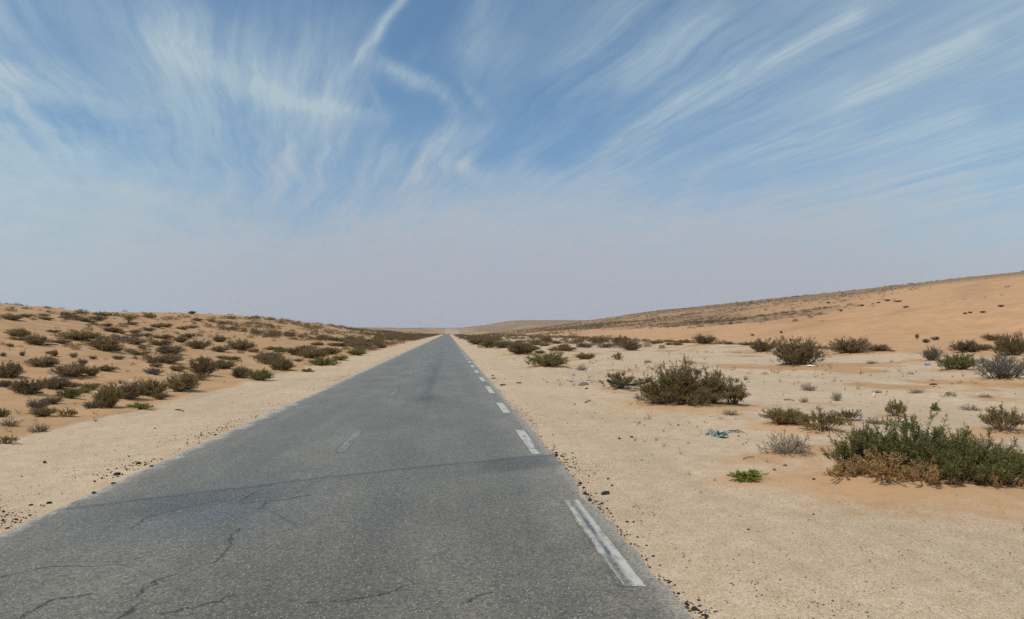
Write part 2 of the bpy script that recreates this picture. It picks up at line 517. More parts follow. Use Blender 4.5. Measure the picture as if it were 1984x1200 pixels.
# unit-wide shrubs, h is the height at width one
proto('green', 4, M_GREEN, M_TWIG, mains=130, subs=10, leaves=12, leaf=.022, leafw=.010, twig=.0020, lob=.28)
proto('olive', 6, M_OLIVE, M_TWIG, mains=140, subs=10, leaves=12, leaf=.021, leafw=.0095, twig=.0020, lob=.28)
proto('brown', 6, M_BROWN, M_TWIG, mains=150, subs=10, leaves=12, leaf=.020, leafw=.0090, twig=.0022, lob=.30)
proto('grey', 4, M_GREYLEAF, M_TWIG, mains=100, subs=9, leaves=6, leaf=.022, leafw=.008, twig=.0028, lob=.3)
proto('dead', 5, M_DEAD, M_DEAD, mains=62, subs=9, leaves=2, leaf=.03, leafw=.008, twig=.0040, open_=0, up=.45, flat=.7)
proto('bright', 3, M_BRIGHT, M_TWIG, mains=40, subs=7, leaves=12, leaf=.05, leafw=.022, twig=.0030, flat=.8)
proto('sparse', 4, M_OLIVE, M_TWIG, mains=60, subs=8, leaves=12, leaf=.030, leafw=.011, twig=.0032, open_=1, up=1.0)
proto('straw', 4, M_STRAW, M_TWIG, mains=110, subs=9, leaves=9, leaf=.026, leafw=.007, twig=.0024, lob=.3, up=1.2)
BASEH = .42
PLACED = []          # every individual plant: dict(x, y, w, h, kind, label, group)


def place_px(px, py, wpx, hpx, kind, label=None, short=None):
    x, y, d = hit(px, py)
    PLACED.append(dict(x=x, y=y, w=wpx * d / FPX, h=hpx * d / FPX, kind=kind, label=label, short=short, px=px, py=py, wpx=wpx))


# ------------------------------------------------------------------ plants placed from the photograph (pixel of the base, width, height)
R = place_px
# right of the road
R(1205, 757, 84, 32, 'sparse', 'pale olive upright shrub lying under the curved black rubber strip', 'shrub under the black strip')
R(1525, 827, 100, 34, 'olive', 'low olive mound, left half of the spreading bush behind the grey twig shrub', 'low olive mound')
R(1592, 838, 92, 42, 'sparse', 'open green sprigged bush joined to the right of the low olive mound', 'open green sprigged bush')
R(1645, 818, 52, 24, 'sparse', 'small thin green shrub with a clear plastic bottle at its foot', 'thin shrub by the bottle')
R(1530, 880, 104, 50, 'dead', 'leafless grey twig shrub left of the large lush green bush', 'leafless grey twig shrub')
R(1735, 809, 52, 33, 'sparse', 'small upright olive twig shrub behind the large lush green bush', 'upright olive twig shrub')
R(1945, 839, 98, 48, 'sparse', 'sparse yellowish green shrub cut by the right edge of the photo', 'yellowish green edge shrub')
R(1450, 937, 74, 20, 'bright', 'tiny fresh bright green plant alone on the pale grit', 'fresh bright green plant')
R(1968, 920, 46, 66, 'dead', 'leaning bundle of dead grey sticks behind the large lush green bush', 'leaning dead sticks')
R(1548, 711, 102, 58, 'brown', 'tallest dark brown shrub on the berm below the orange dune', 'tallest dark brown shrub')
R(1478, 684, 52, 28, 'brown', 'rounded dark shrub just left of the tallest dark brown shrub', 'rounded dark berm shrub')
R(1648, 688, 86, 32, 'brown', 'wide dark shrub on the berm right of the tallest dark brown shrub', 'wide dark berm shrub')
R(1705, 683, 44, 14, 'brown', 'low dark tail of scrub right of the wide dark berm shrub', 'low dark tail of scrub')
R(1857, 720, 92, 36, 'green', 'green rounded bush beside the small blue scrap on the right flat', 'green rounded bush by the blue scrap')
R(1945, 737, 112, 52, 'grey', 'big grey brown tangled shrub at the right edge of the flat', 'big grey brown tangle')
R(1805, 701, 62, 30, 'grey', 'greyish twiggy shrub behind the green bush with the blue scrap', 'greyish twiggy shrub')
R(1872, 685, 60, 24, 'brown', 'dark brown shrub on the berm behind the green rounded bush', 'dark shrub behind the green bush')
R(1962, 692, 72, 44, 'olive', 'tall olive shrub behind the big grey brown tangle', 'tall olive shrub')
R(1905, 682, 40, 14, 'olive', 'low olive shrub between the dark berm shrub and the tall olive one')
R(1367, 668, 46, 19, 'brown', 'lone dark shrub at the left end of the berm skyline', 'lone dark berm shrub')
R(1062, 714, 82, 32, 'green', 'low wide green bush on the grit, nearest the right road edge', 'low wide green roadside bush')
R(1012, 689, 72, 24, 'brown', 'dark brown bush directly behind the low wide green roadside bush', 'dark brown roadside bush')
R(1134, 698, 40, 14, 'olive', 'small olive dome right of the low wide green roadside bush', 'small olive dome')
R(1197, 698, 24, 14, 'sparse', 'small upright green tuft right of the small olive dome')
R(1128, 718, 30, 14, 'dead', 'pale dead tuft right of the low wide green roadside bush')
R(948, 676, 34, 18, 'green', 'green bush at the end of the row along the right shoulder', 'green shoulder row bush')
R(922, 669, 36, 13, 'brown', 'dark shrub in the row behind the green shoulder row bush')
R(1222, 681, 46, 22, 'brown', 'dark shrub half way to the berm, right of the roadside bushes', 'dark mid flat shrub')
R(1202, 668, 40, 17, 'brown', 'dark shrub behind the dark mid flat shrub')
R(1160, 666, 48, 14, 'olive', 'flat olive shrub left of the dark mid flat shrub')
R(1060, 664, 26, 11, 'brown', 'small dark shrub behind the dark brown roadside bush')
R(1568, 757, 36, 18, 'dead', 'brown dead tuft in the middle of the right flat', 'brown dead tuft')
R(1622, 777, 24, 22, 'dead', 'upright dead tuft right of the brown dead tuft')
R(1558, 780, 22, 13, 'dead', 'small dead tuft in front of the brown dead tuft')
R(1414, 806, 36, 13, 'dead', 'pinkish dead tuft at the right end of the broad olive bush', 'pinkish dead tuft')
R(1393, 728, 18, 8, 'dead', 'thin dead sprig between the strip shrub and the berm')
R(1352, 724, 20, 10, 'grey', 'small dark grey clump behind the broad olive bush')
R(1777, 762, 36, 10, 'dead', 'flat dead sprig on the sand in front of the green rounded bush')
R(1812, 796, 18, 16, 'bright', 'single fresh green sprout above the large lush green bush')
R(1700, 762, 20, 8, 'dead', 'low dead sprig behind the upright olive twig shrub')
R(1336, 704, 30, 8, 'dead', 'grey dead sprig behind the broad olive bush')
R(1255, 703, 18, 8, 'dead', 'tiny dead sprig behind the shrub under the black strip')
R(1445, 737, 10, 12, 'dead', 'single dead stalk right of the broad olive bush')
R(1910, 770, 30, 9, 'dead', 'faint dead sprig in front of the big grey brown tangle')
R(1700, 822, 44, 16, 'dead', 'grey dead sprigs between the bottle and the lush green bush')
R(1880, 795, 40, 14, 'dead', 'brown dead sprigs left of the yellowish green edge shrub')
R(1690, 705, 26, 8, 'dead', 'dry sprig in front of the wide dark berm shrub')
# left of the road
R(52, 766, 74, 30, 'brown', 'rounded brown shrub alone on the sand at the far left', 'rounded brown sand shrub')
R(14, 734, 62, 32, 'brown', 'dark brown shrub cut by the left edge of the photo', 'dark left edge shrub')
R(8, 752, 40, 14, 'grey', 'greyish low shrub in front of the dark left edge shrub')
R(84, 714, 74, 22, 'brown', 'low dark brown shrub, left end of the long dark clump', 'left end of the long dark clump')
R(138, 733, 78, 28, 'brown', 'grey brown middle of the long dark clump on the left sand', 'middle of the long dark clump')
R(178, 733, 26, 22, 'olive', 'olive sprig at the right end of the long dark clump')
R(112, 747, 48, 18, 'grey', 'grey shrub with a light blue scrap at its foot', 'grey shrub with the blue scrap')
R(100, 784, 40, 14, 'brown', 'brown low end of the diagonal green strip of scrub')
R(135, 774, 48, 20, 'green', 'green middle of the diagonal strip of scrub on the left', 'diagonal green strip')
R(172, 758, 38, 13, 'green', 'green upper end of the diagonal strip of scrub')
R(74, 795, 48, 24, 'grey', 'grey brown twiggy shrub below the diagonal green strip', 'grey brown twiggy shrub')
R(84, 809, 58, 18, 'olive', 'low olive shrub in front of the grey brown twiggy shrub')
R(132, 809, 34, 18, 'sparse', 'small olive tuft at the edge of the left shoulder')
R(76, 838, 50, 24, 'dead', 'pale dead tuft on the grit edge at the lower left', 'pale lower left dead tuft')
R(20, 826, 44, 20, 'dead', 'pale dead tuft left of the one on the grit edge')
R(10, 860, 46, 18, 'sparse', 'lowest olive tuft at the left edge of the photo')
R(2, 808, 26, 18, 'green', 'small green shrub cut by the left edge above the dead tufts')
R(208, 793, 58, 46, 'olive', 'upright olive bush at the front of the big left clump', 'upright olive bush')
R(244, 777, 84, 36, 'brown', 'dark middle of the big left clump by the shoulder', 'dark middle of the big clump')
R(292, 770, 84, 34, 'olive', 'olive bush on the right side of the big left clump', 'right side of the big clump')
R(355, 762, 72, 38, 'olive', 'rounded olive bush at the right end of the big left clump', 'rounded olive end bush')
R(310, 777, 32, 15, 'brown', 'small brown shrub in front of the big left clump')
R(178, 795, 40, 16, 'grey', 'greyish low shrub left of the upright olive bush')
R(272, 794, 46, 13, 'bright', 'bright green low plant at the edge of the left shoulder', 'bright green shoulder plant')
R(297, 728, 46, 16, 'grey', 'grey brown dome alone on bare sand behind the big clump', 'grey brown lone dome')
R(345, 721, 34, 14, 'olive', 'small olive shrub left of the dark rounded bush')
R(392, 730, 58, 36, 'brown', 'dark rounded bush behind the big left clump', 'dark rounded bush')
R(432, 717, 50, 20, 'olive', 'olive shrub right of the dark rounded bush')
R(468, 735, 48, 24, 'brown', 'dark brown shrub at the shoulder end of the roadside belt', 'dark end of the roadside belt')
R(502, 739, 56, 24, 'green', 'green bush lowest in the roadside belt of scrub', 'lowest green belt bush')
R(545, 720, 62, 26, 'olive', 'olive bush in the roadside belt behind the lowest green one', 'olive belt bush')
R(520, 706, 60, 22, 'brown', 'dark brown bush in the roadside belt, behind the olive belt bush', 'dark belt bush')
R(596, 722, 26, 7, 'bright', 'thin yellowish plant in front of the roadside belt')
R(625, 711, 58, 17, 'green', 'wide low green bush standing out from the roadside belt', 'wide low green belt bush')
R(660, 700, 34, 11, 'green', 'small green bush right of the wide low green belt bush')
R(604, 697, 60, 20, 'olive', 'olive bush behind the wide low green belt bush')
R(575, 690, 44, 18, 'brown', 'dark bush in the middle of the roadside belt')
R(640, 689, 46, 16, 'brown', 'dark bush behind the small green belt bush')
R(690, 690, 40, 13, 'green', 'green bush further along the roadside belt', 'further green belt bush')
R(205, 683, 66, 30, 'brown', 'biggest dark mound on the left slope', 'biggest dark mound')
R(150, 662, 84, 20, 'olive', 'long olive shrub trailing left from the biggest dark mound', 'long olive shrub')
R(328, 689, 74, 20, 'brown', 'broad dark shrub on the slope behind the grey brown lone dome', 'broad dark slope shrub')
R(312, 673, 44, 14, 'brown', 'dark shrub behind the broad dark slope shrub')
R(384, 678, 44, 20, 'brown', 'dark shrub right of the broad dark slope shrub', 'dark slope shrub')
R(466, 681, 58, 22, 'brown', 'wide dark shrub on the slope right of the others', 'wide dark slope shrub')
R(350, 665, 28, 14, 'brown', 'dark small shrub above the dark slope shrub')
R(425, 664, 30, 14, 'brown', 'small dark shrub above the wide dark slope shrub')
R(70, 670, 60, 20, 'brown', 'dark shrub on the slope left of the biggest dark mound', 'dark shrub left of the mound')
R(35, 655, 52, 18, 'olive', 'olive shrub at the far left of the slope', 'far left slope shrub')
R(230, 698, 26, 10, 'grey', 'pale grey tuft at the foot of the biggest dark mound')
R(105, 691, 20, 13, 'brown', 'small dark tuft in the row of grey tufts')
R(142, 693, 16, 12, 'grey', 'grey tuft right of the small dark tuft')
R(43, 690, 12, 12, 'grey', 'narrow grey tuft left of the small dark tuft')
R(6, 691, 14, 10, 'grey', 'grey tuft at the left edge in the row of grey tufts')
R(160, 708, 22, 14, 'grey', 'bluish grey tuft behind the long dark clump', 'bluish grey tuft')
R(180, 697, 18, 8, 'grey', 'flat grey tuft behind the bluish grey tuft')
R(262, 696, 14, 9, 'dead', 'tiny pale tuft right of the biggest dark mound')
R(275, 677, 22, 9, 'grey', 'dark grey tuft on bare sand behind the lone dome')
R(20, 673, 18, 7, 'bright', 'small green patch on the slope at the far left')
R(250, 790, 20, 8, 'dead', 'thin dead sprig beside the bright green shoulder plant')
R(120, 613, 9, 4, 'brown', 'dark dot of scrub standing on the left dune skyline')
R(372, 609, 17, 6, 'olive', 'olive shrub standing up on the left dune crest', 'olive shrub on the dune crest')
# on the orange dune, right
for (px, py, w, h) in ((1755, 597, 13, 4), (1740, 586, 16, 4), (1720, 584, 12, 4), (1702, 588, 9, 3), (1880, 607, 9, 3), (1870, 609, 9, 3), (1905, 606, 11, 3), (1940, 595, 13, 4),
                       (1630, 604, 9, 4), (1670, 594, 9, 4), (1605, 588, 9, 3), (1416, 629, 8, 4), (1514, 646, 9, 4), (1458, 651, 8, 4)):
    R(px, py, w, h, 'brown')
R(1812, 660, 22, 8, 'grey', 'grey shrub at the foot of the orange dune', 'grey dune foot shrub')
R(1795, 665, 18, 8, 'brown', 'dark shrub left of the grey dune foot shrub')
R(1777, 657, 10, 10, 'sparse', 'thin upright sprig at the foot of the orange dune')
R(1925, 662, 40, 14, 'brown', 'dark shrub at the foot of the dune behind the tall olive shrub')

N_HAND = len(PLACED)
# the two great bushes in front are modelled one by one further down
XB, YB, DB = hit(1790, 945)
XO, YO, DO = hit(1330, 788)

# ------------------------------------------------------------------ the rest of the scrub, spread over the country
rng = np.random.default_rng(42)


def spread(x0, x1, y0, y1, dens, clump, cscale, wlo, whi, seed):
    n = rng.poisson(abs(x1 - x0) * (y1 - y0) * dens)
    x = rng.uniform(x0, x1, n); y = rng.uniform(y0, y1, n)
    if clump:
        k = fbm(x / cscale, y / (cscale * 1.6), seed, 3)
        keep = rng.random(n) < np.clip(.5 + k * clump, 0, 1)
        x, y = x[keep], y[keep]
    w = wlo + (whi - wlo) * rng.random(len(x)) ** 1.8
    return np.stack([x, y, w], 1)


C = []
C.append(spread(-16, -9.6, 24, 60, .16, 1.5, 5, .8, 2.3, 1))
C.append(spread(-17, -8.8, 55, 800, .20, 1.8, 9, .9, 2.8, 2))
C.append(spread(-30, -15, 45, 130, .17, 2.6, 8, .6, 2.6, 3))
C.append(spread(-30, -15, 110, 700, .25, 2.4, 14, .8, 2.4, 4))
C.append(spread(-48, -27, 34, 130, .30, 2.4, 7, .5, 2.2, 5))
C.append(spread(-60, -27, 34, 150, .12, 1.2, 6, .2, .6, 55))
C.append(spread(-47, -29, 110, 600, .24, 2.4, 14, .6, 2.2, 6))
C.append(spread(-62, -46, 50, 600, .05, 2.0, 10, .3, 1.1, 7))
C.append(spread(-90, -57, 60, 500, .012, 1.5, 12, .4, 1.2, 8))
C.append(spread(-30, -12, 20, 45, .05, 2.0, 5, .2, .6, 9))
C.append(spread(4.5, 12, 62, 500, .14, 2.2, 11, .9, 2.8, 10))
C.append(spread(9, 31, 55, 110, .022, 2.4, 9, .5, 2.0, 11))
C.append(spread(9, 42, 75, 500, .13, 2.4, 14, .8, 2.4, 12))
C.append(spread(5, 31, 17, 60, .035, 1.2, 5, .15, .42, 13))
C.append(spread(33, 42, 34, 300, .16, 2.0, 7, .4, 1.9, 14))
C.append(spread(41, 95, 60, 420, .0030, 2.0, 20, .4, 1.4, 15))
C.append(spread(84, 145, 240, 1000, .20, 1.0, 30, .8, 2.0, 16))
C.append(spread(42, 95, 290, 1000, .10, 2.0, 30, .8, 2.0, 56))
C.append(spread(60, 130, 420, 900, .025, 2.6, 40, .8, 2.0, 17))
C.append(spread(95, 285, 150, 440, .022, 2.2, 24, .6, 2.0, 18))
C.append(spread(-32, -9.5, 17, 50, .14, 1.6, 4, .25, .9, 58))
C.append(spread(130, 310, 420, 1100, .03, 2.8, 60, 1.0, 2.6, 19))
C.append(spread(200, 272, 170, 1000, .07, 1.2, 40, .6, 1.5, 20))
C.append(spread(95, 215, 150, 480, .022, 2.6, 22, .7, 2.4, 57))
C.append(spread(-60, 60, 700, 1000, .02, 2.0, 40, 1.0, 2.2, 21))
C = np.concatenate(C)
# the open face of the orange dune stays bare
bare = (C[:, 0] > 45) & (C[:, 0] < 250) & ((C[:, 1] < 1.1 * C[:, 0] + 55) | (C[:, 0] < 84) & (C[:, 1] < 285))
C = C[~bare | (rng.random(len(C)) < .03)]
cz = height(C[:, 0], C[:, 1])
# drop what overlaps a plant placed by hand, what no line of sight reaches, and what lies outside the view
P0 = np.array([(p['x'], p['y'], p['w']) for p in PLACED] + [(XB, YB, 2.8), (XO, YO, 3.2)])
dd = np.hypot(C[:, None, 0] - P0[None, :, 0], C[:, None, 1] - P0[None, :, 1]) - .45 * (C[:, None, 2] + P0[None, :, 2])
ok = (dd > 0).all(1)
ts = np.linspace(.03, .97, 70)
LX, LY = C[:, :1] * ts, C[:, 1:2] * ts
LZ = EYE + (cz[:, None] + C[:, 2:3] * .4 - EYE) * ts
ok &= (height(LX, LY) < LZ).all(1)
az = np.degrees(np.arctan2(C[:, 0], C[:, 1]))
ok &= (az > -34) & (az < 45)
C, cz = C[ok], cz[ok]
size = C[:, 2] / C[:, 1]
order = np.argsort(-size)
N_IND = 298 - N_HAND - 2
ind, rest = order[:N_IND], order[N_IND:]
for i in ind:
    x, y, w = C[i]
    r = rng.random()
    left = x < 0
    near_belt = -17 < x < -9 or 4 < x < 11
    if w < .5: kind = 'dead' if r < (.75 if not left else .35) else ('grey' if r < .9 else 'brown')
    elif near_belt: kind = 'green' if r < .14 else ('olive' if r < .52 else 'brown')
    else: kind = 'brown' if r < .6 else ('olive' if r < .85 else 'grey')
    if kind != 'dead' and rng.random() < .13: kind = 'straw'
    px, py = proj(x, y, float(cz[i]))
    PLACED.append(dict(x=float(x), y=float(y), w=float(w), h=float(w * rng.uniform(.17, .31)), kind=kind, label=None, short=None, px=px, py=py, wpx=w / y * FPX))

LAND = [(p['px'], p['py'], p['short']) for p in PLACED if p['short']]
LAND += [(1790, 945, 'large lush green bush'), (1330, 788, 'broad olive bush'), (868, 650, 'far end of the road'), (249, 625, 'bare sapling on the left dune')]
COLWORD = {'green': 'green bush', 'olive': 'olive shrub', 'brown': 'dark brown shrub', 'grey': 'grey shrub', 'dead': 'dead twig tuft', 'straw': 'straw coloured tuft', 'bright': 'bright green plant', 'sparse': 'thin olive shrub'}
ORD = ['nearest', 'second nearest', 'third nearest', 'fourth nearest', 'fifth nearest', 'sixth nearest', 'seventh nearest', 'eighth nearest', 'ninth nearest', 'tenth nearest', 'eleventh nearest', 'twelfth nearest',
       'thirteenth nearest', 'fourteenth nearest', 'fifteenth nearest', 'sixteenth nearest', 'seventeenth nearest', 'eighteenth nearest', 'nineteenth nearest', 'twentieth nearest']
cells = {}
for p in PLACED:
    if p['label']: continue
    q = min(LAND, key=lambda l: math.hypot(l[0] - p['px'], 2.5 * (l[1] - p['py'])))
    dx, dy = p['px'] - q[0], p['py'] - q[1]
    where = ('left of' if dx < 0 else 'right of') if abs(dx) > 2.0 * abs(dy) else ('behind' if dy < 0 else 'in front of')
    cells.setdefault((q[2], where, COLWORD[p['kind']]), []).append((math.hypot(dx, 2.5 * dy), p))
for (short, where, word), lst in cells.items():
    lst.sort(key=lambda t: t[0])
    for k, (_, p) in enumerate(lst):
        sz = 'broad' if p['wpx'] > 55 else 'mid-sized' if p['wpx'] > 26 else 'small' if p['wpx'] > 11 else 'tiny'
        p['label'] = f"{sz} {word} {where} the {short}" + (f", {ORD[min(k, 19)]}" if len(lst) > 1 else '')

prng = random.Random(5)
for p in PLACED:
    if p['w'] > .5 and p['kind'] != 'dead':
        BUMPS.append((p['x'], p['y'] + .1 * p['w'], p['w'] * .55, .06 * p['w']))
BUMPS += [(XB, YB + .2, 1.6, .12), (XO, YO + .2, 1.7, .12), (XB - .75, YB - .05, .5, .10)]
CATS = {'straw': ('straw_tuft', 'dry tuft', 'straw coloured dry tufts'), 'dead': ('dead_twig_tuft', 'dry tuft', 'dry tufts on the sand'), 'bright': ('green_plant', 'plant', 'fresh green plants'),
        'grey': ('grey_shrub', 'shrub', 'grey shrubs'), 'green': ('green_bush', 'shrub', 'green desert bushes'), 'olive': ('olive_shrub', 'shrub', 'olive shrubs'),
        'brown': ('brown_shrub', 'shrub', 'dark brown shrubs'), 'sparse': ('thin_shrub', 'shrub', 'thin twiggy shrubs')}


def gz(x, y):
    return float(height(np.array([x]), np.array([y]), True)[0])


for p in PLACED:
    S, F = PROTO[p['kind']][prng.randrange(len(PROTO[p['kind']]))]
    nm, cat, grp = CATS[p['kind']]
    z = gz(p['x'], p['y']) - .02 * p['w']
    sc3 = (p['w'] * 1.08, p['w'] * prng.uniform(.8, 1.3), max(p['h'], .04) / BASEH * .92)
    rot = prng.choice((0, PI)) + prng.uniform(-.5, .5)
    if F is None:
        o = link(nm, S)
        o.location, o.scale, o.rotation_euler = (p['x'], p['y'], z), sc3, (0, 0, rot)
    else:
        o = empty(nm, (p['x'], p['y'], z)); o.scale = sc3; o.rotation_euler = (0, 0, rot)
        link('stems', S, o); link('foliage', F, o)
    tag(o, p['label'], cat, grp)


# ------------------------------------------------------------------ the two great bushes
def cluster(lobes, up=1.35):
    """Several overlapping crowns that grow as one bush: (dx, dy, width, height, seed, density)."""
    S, F = Soup(), Soup()
    for (dx, dy, w, h, seed, k, leaf) in lobes:
        s, f = plant_parts(seed, w, h, int(62 * k), 8, 15, leaf * 1.2, leaf * .36, twig=.0042, depth=.8, up=up)
        off = np.array([dx, dy, 0])
        for src, dst in ((s, S), (f, F)):
            base = 0
            for v, fa, z_, t_ in zip(src.v, src.f, src.z, src.t):
                dst.v.append(v + off); dst.f.append(fa - base + dst.n); dst.z.append(z_); dst.t.append(t_)
                base += len(v); dst.n += len(v)
    return S, F


def fix(src):  # faces in a Soup already count from its own start
    return src


big = empty('green_bush', (XB, YB, gz(XB, YB) - .03))
tag(big, 'large lush green bush with rust brown dry growth low on its left side', 'shrub', 'great bushes on the right flat')
S, F = cluster([(.15, .30, 1.5, .82, 901, 1.5, .034), (-.55, .45, 1.2, .66, 902, 1.1, .034), (.72, .10, 1.3, .62, 903, 1.3, .034), (.40, -.22, 1.2, .46, 904, 1.1, .034), (-.30, .15, .8, .50, 910, .5, .034), (1.0, -.25, .8, .30, 918, .5, .034), (1.15, -.02, .8, .36, 905, .7, .034)])
link('stems', S.mesh('great_bush_stems', M_TWIG), big); link('foliage', F.mesh('great_bush_foliage', M_GREEN), big)
S, F = cluster([(-.62, -.08, 1.1, .40, 906, .80, .026), (-.98, .10, .7, .22, 907, .45, .024), (-.20, -.28, 1.0, .30, 908, .50, .024), (.7, -.30, 1.2, .16, 909, .22, .024)])
link('dry_stems', S.mesh('dry_growth_stems', M_RUST), big)
tag(link('dry_foliage', F.mesh('dry_growth_foliage', M_RUST), big), 'rust brown dry growth along the foot of the bush')

mid = empty('olive_shrub', (XO, YO, gz(XO, YO) - .03))
tag(mid, 'broad olive brown bush touching the right end of the black rubber strip', 'shrub', 'great bushes on the right flat')
S, F = cluster([(-.10, .25, 2.1, 1.22, 911, 1.5, .045), (-.80, .10, 1.15, .74, 912, 1.0, .045), (.75, .10, 1.7, .85, 913, 1.2, .045), (1.35, .0, 1.0, .55, 914, .7, .045), (-.05, -.25, 2.1, .52, 915, 1.3, .045), (.35, .0, 1.7, .95, 916, 1.0, .045)], .75)
link('stems', S.mesh('broad_bush_stems', M_TWIG), mid); link('foliage', F.mesh('broad_bush_foliage', M_OLIVE), mid)

# sapling on the left dune
xs, ys, ds = hit(249, 629)
tr = empty('bare_tree', (xs, ys, gz(xs, ys) - .05)); k = ds / FPX
tag(tr, 'small bare upright sapling standing on the left dune slope', 'tree')
S, F = Soup(), Soup(); rg = np.random.default_rng(77)
H_ = 18 * k
for i in range(5):
    a = rg.uniform(0, 6.28); t = np.array([[math.cos(a) * .25 * H_, math.sin(a) * .25 * H_, H_ * rg.uniform(.7, 1)]])
    S.tubes(np.zeros((1, 3)), t * .5 + np.array([[0, 0, .1 * H_]]), .05, .035, rg); S.tubes(t * .5 + np.array([[0, 0, .1 * H_]]), t, .035, .015, rg)
n = 90
p_ = rg.normal(0, .16 * H_, (n, 3)) * np.array([1, 1, .9]) + np.array([0, 0, .68 * H_])
S.tubes(p_ * .6 + np.array([0, 0, .25 * H_]), p_, .02, .008, rg)
q_ = np.repeat(p_, 12, 0) + rg.normal(0, .07, (n * 12, 3)); F.leaves(q_, rg.normal(0, 1, (n * 12, 3)), .12, .05, rg)
link('trunk', S.mesh('sapling_trunk', M_TWIG), tr); link('crown', F.mesh('sapling_crown', M_OLIVE), tr)

# ------------------------------------------------------------------ far scrub beyond counting
rgs = np.random.default_rng(9)
sf = Soup()
Rr = C[rest]; rz = height(Rr[:, 0], Rr[:, 1])
nl = np.clip((Rr[:, 2] / Rr[:, 1] * 14000).astype(int), 14, 220)
j = np.repeat(np.arange(len(Rr)), nl)
m = len(j)
th = rgs.random(m) * 2 * PI; ph = np.arccos(rgs.random(m)); rad = rgs.random(m) ** .45
asp = (.28 + .22 * rgs.random(len(Rr)))[j]; wj = Rr[j, 2]
ell = (.8 + .5 * rgs.random(len(Rr)))[j]
pos = np.stack([Rr[j, 0] + np.sin(ph) * np.cos(th) * rad * wj * .5 * ell, Rr[j, 1] + np.sin(ph) * np.sin(th) * rad * wj * .5, rz[j] + np.cos(ph) * rad * wj * asp], 1)
dirs = np.stack([np.sin(ph) * np.cos(th), np.sin(ph) * np.sin(th), np.cos(ph) + .4], 1) + rgs.normal(0, .4, (m, 3))
lsz = wj * np.clip(1.1 / np.sqrt(nl[j]), .10, .30)
tone = np.clip(rgs.random(len(Rr))[j] * .6 + rgs.random(m) * .4, 0, 1)
sf.leaves(pos, dirs, lsz, lsz * .5, rgs, tone)
M_FAR = leaf_mat('far_scrub', (.125, .085, .038), (.165, .115, .050), (.21, .165, .07), .35)
far = link('scrub', sf.mesh('far_scrub', M_FAR))
tag(far, 'countless small dark shrubs thinning out over the far slopes', 'scrub', None, 'stuff')

# ------------------------------------------------------------------ ground sheet
def graded(lo, hi, s0, g):
    out = [0.0]
    while out[-1] < hi: out.append(out[-1] + s0 + g * out[-1])
    neg = [0.0]
    while neg[-1] > lo: neg.append(neg[-1] - s0 - g * -neg[-1])
    return np.array(neg[:0:-1] + out)


gx = graded(-4200, 4200, .10, .016)
gy = np.concatenate([np.arange(-8, 0, .25), graded(0, 5200, .09, .0135)])
GX, GY = np.meshgrid(gx, gy)
fx, fy = GX.ravel(), GY.ravel()
GZ = under_road(fx, fy, height(fx, fy, True))
nxv, nyv = len(gx), len(gy)
idx = np.arange(nxv * nyv).reshape(nyv, nxv)
quads = np.stack([idx[:-1, :-1], idx[:-1, 1:], idx[1:, 1:], idx[1:, :-1]], -1).reshape(-1, 4)


def pale_mask(x, y):
    l = sm(-9.0, -8.0, x + 1.6 * fbm(y / 4, x / 3, 51, 3)) * (x < 0)
    r = (x >= 0) * (1 - sm(30.5, 33, x + 2.4 * fbm(y / 17, x / 50, 5, 3)))
    patch = sm(.02, .22, fbm(x / 3.2, y / 4.5, 52, 4)) * sm(5, 9, x) * .75
    patch2 = np.exp(-(((y - 10.4 - .25 * (x - 3)) / .55) ** 2)) * sm(3.0, 5.5, x) * .7 + np.exp(-(((y - 7.2 + .25 * (x - 5)) / 1.1) ** 2)) * sm(5.2, 7, x) * .6
    return np.clip(l + r * (1 - np.clip(patch + patch2, 0, .9)), 0, 1)


pale = pale_mask(fx, fy)
orange = np.zeros_like(fx)
for (bx, by, br, bh) in BUMPS:
    m = (np.abs(fx - bx) < 3 * br) & (np.abs(fy - by) < 3 * br)
    orange[m] += .9 * np.exp(-(((fx[m] - bx) / (br * 1.5)) ** 2 + ((fy[m] - by) / (br * 1.3)) ** 2))
orange = np.clip(orange, 0, 1)
pale = pale * (1 - orange * .75)
# how much scrub too small to see tints the far ground
vg = np.zeros_like(fx)
band = sm(.0, .25, fbm(fx / 60, fy / 200, 61, 4) + .12)
vg += sm(260, 700, fy) * sm(40, 90, np.abs(fx)) * band * .55
vg += sm(205, 240, fx) * sm(100, 210, fy) * (.50 + .4 * band) + sm(225, 260, fx) * (1 - sm(130, 240, fy)) * .6 + sm(80, 95, fx) * (1 - sm(140, 160, fx)) * sm(220, 320, fy) * .3
vg += sm(700, 1500, fy) * (.25 + .3 * band)
vg += sm(0, 45, fy - (1.1 * fx + 55 + 40 * fbm(fx / 30, fy / 40, 62, 3))) * sm(84, 110, fx) * (.24 + .30 * band)
for (ax_, ay_, bx_, by_, wd_, am_) in ((58, 128, 128, 172, 3.5, .30), (48, 150, 84, 190, 3.0, .26), (150, 190, 215, 250, 6, .22)):
    L_ = math.hypot(bx_ - ax_, by_ - ay_); ux_, uy_ = (bx_ - ax_) / L_, (by_ - ay_) / L_
    t_ = (fx - ax_) * ux_ + (fy - ay_) * uy_; q_ = -(fx - ax_) * uy_ + (fy - ay_) * ux_ + 10 * fbm(t_ / 25, t_ * 0, 64, 3)
    vg += am_ * np.exp(-(q_ / wd_) ** 2) * sm(-5, 15, t_) * (1 - sm(L_ - 15, L_ + 5, t_))
vg = np.clip(vg, 0, .72)
dune = sm(36, 50, fx)
gme = mesh_np('ground', np.stack([fx, fy, GZ], 1), quads, np.full(len(quads), 4), [], None, True)
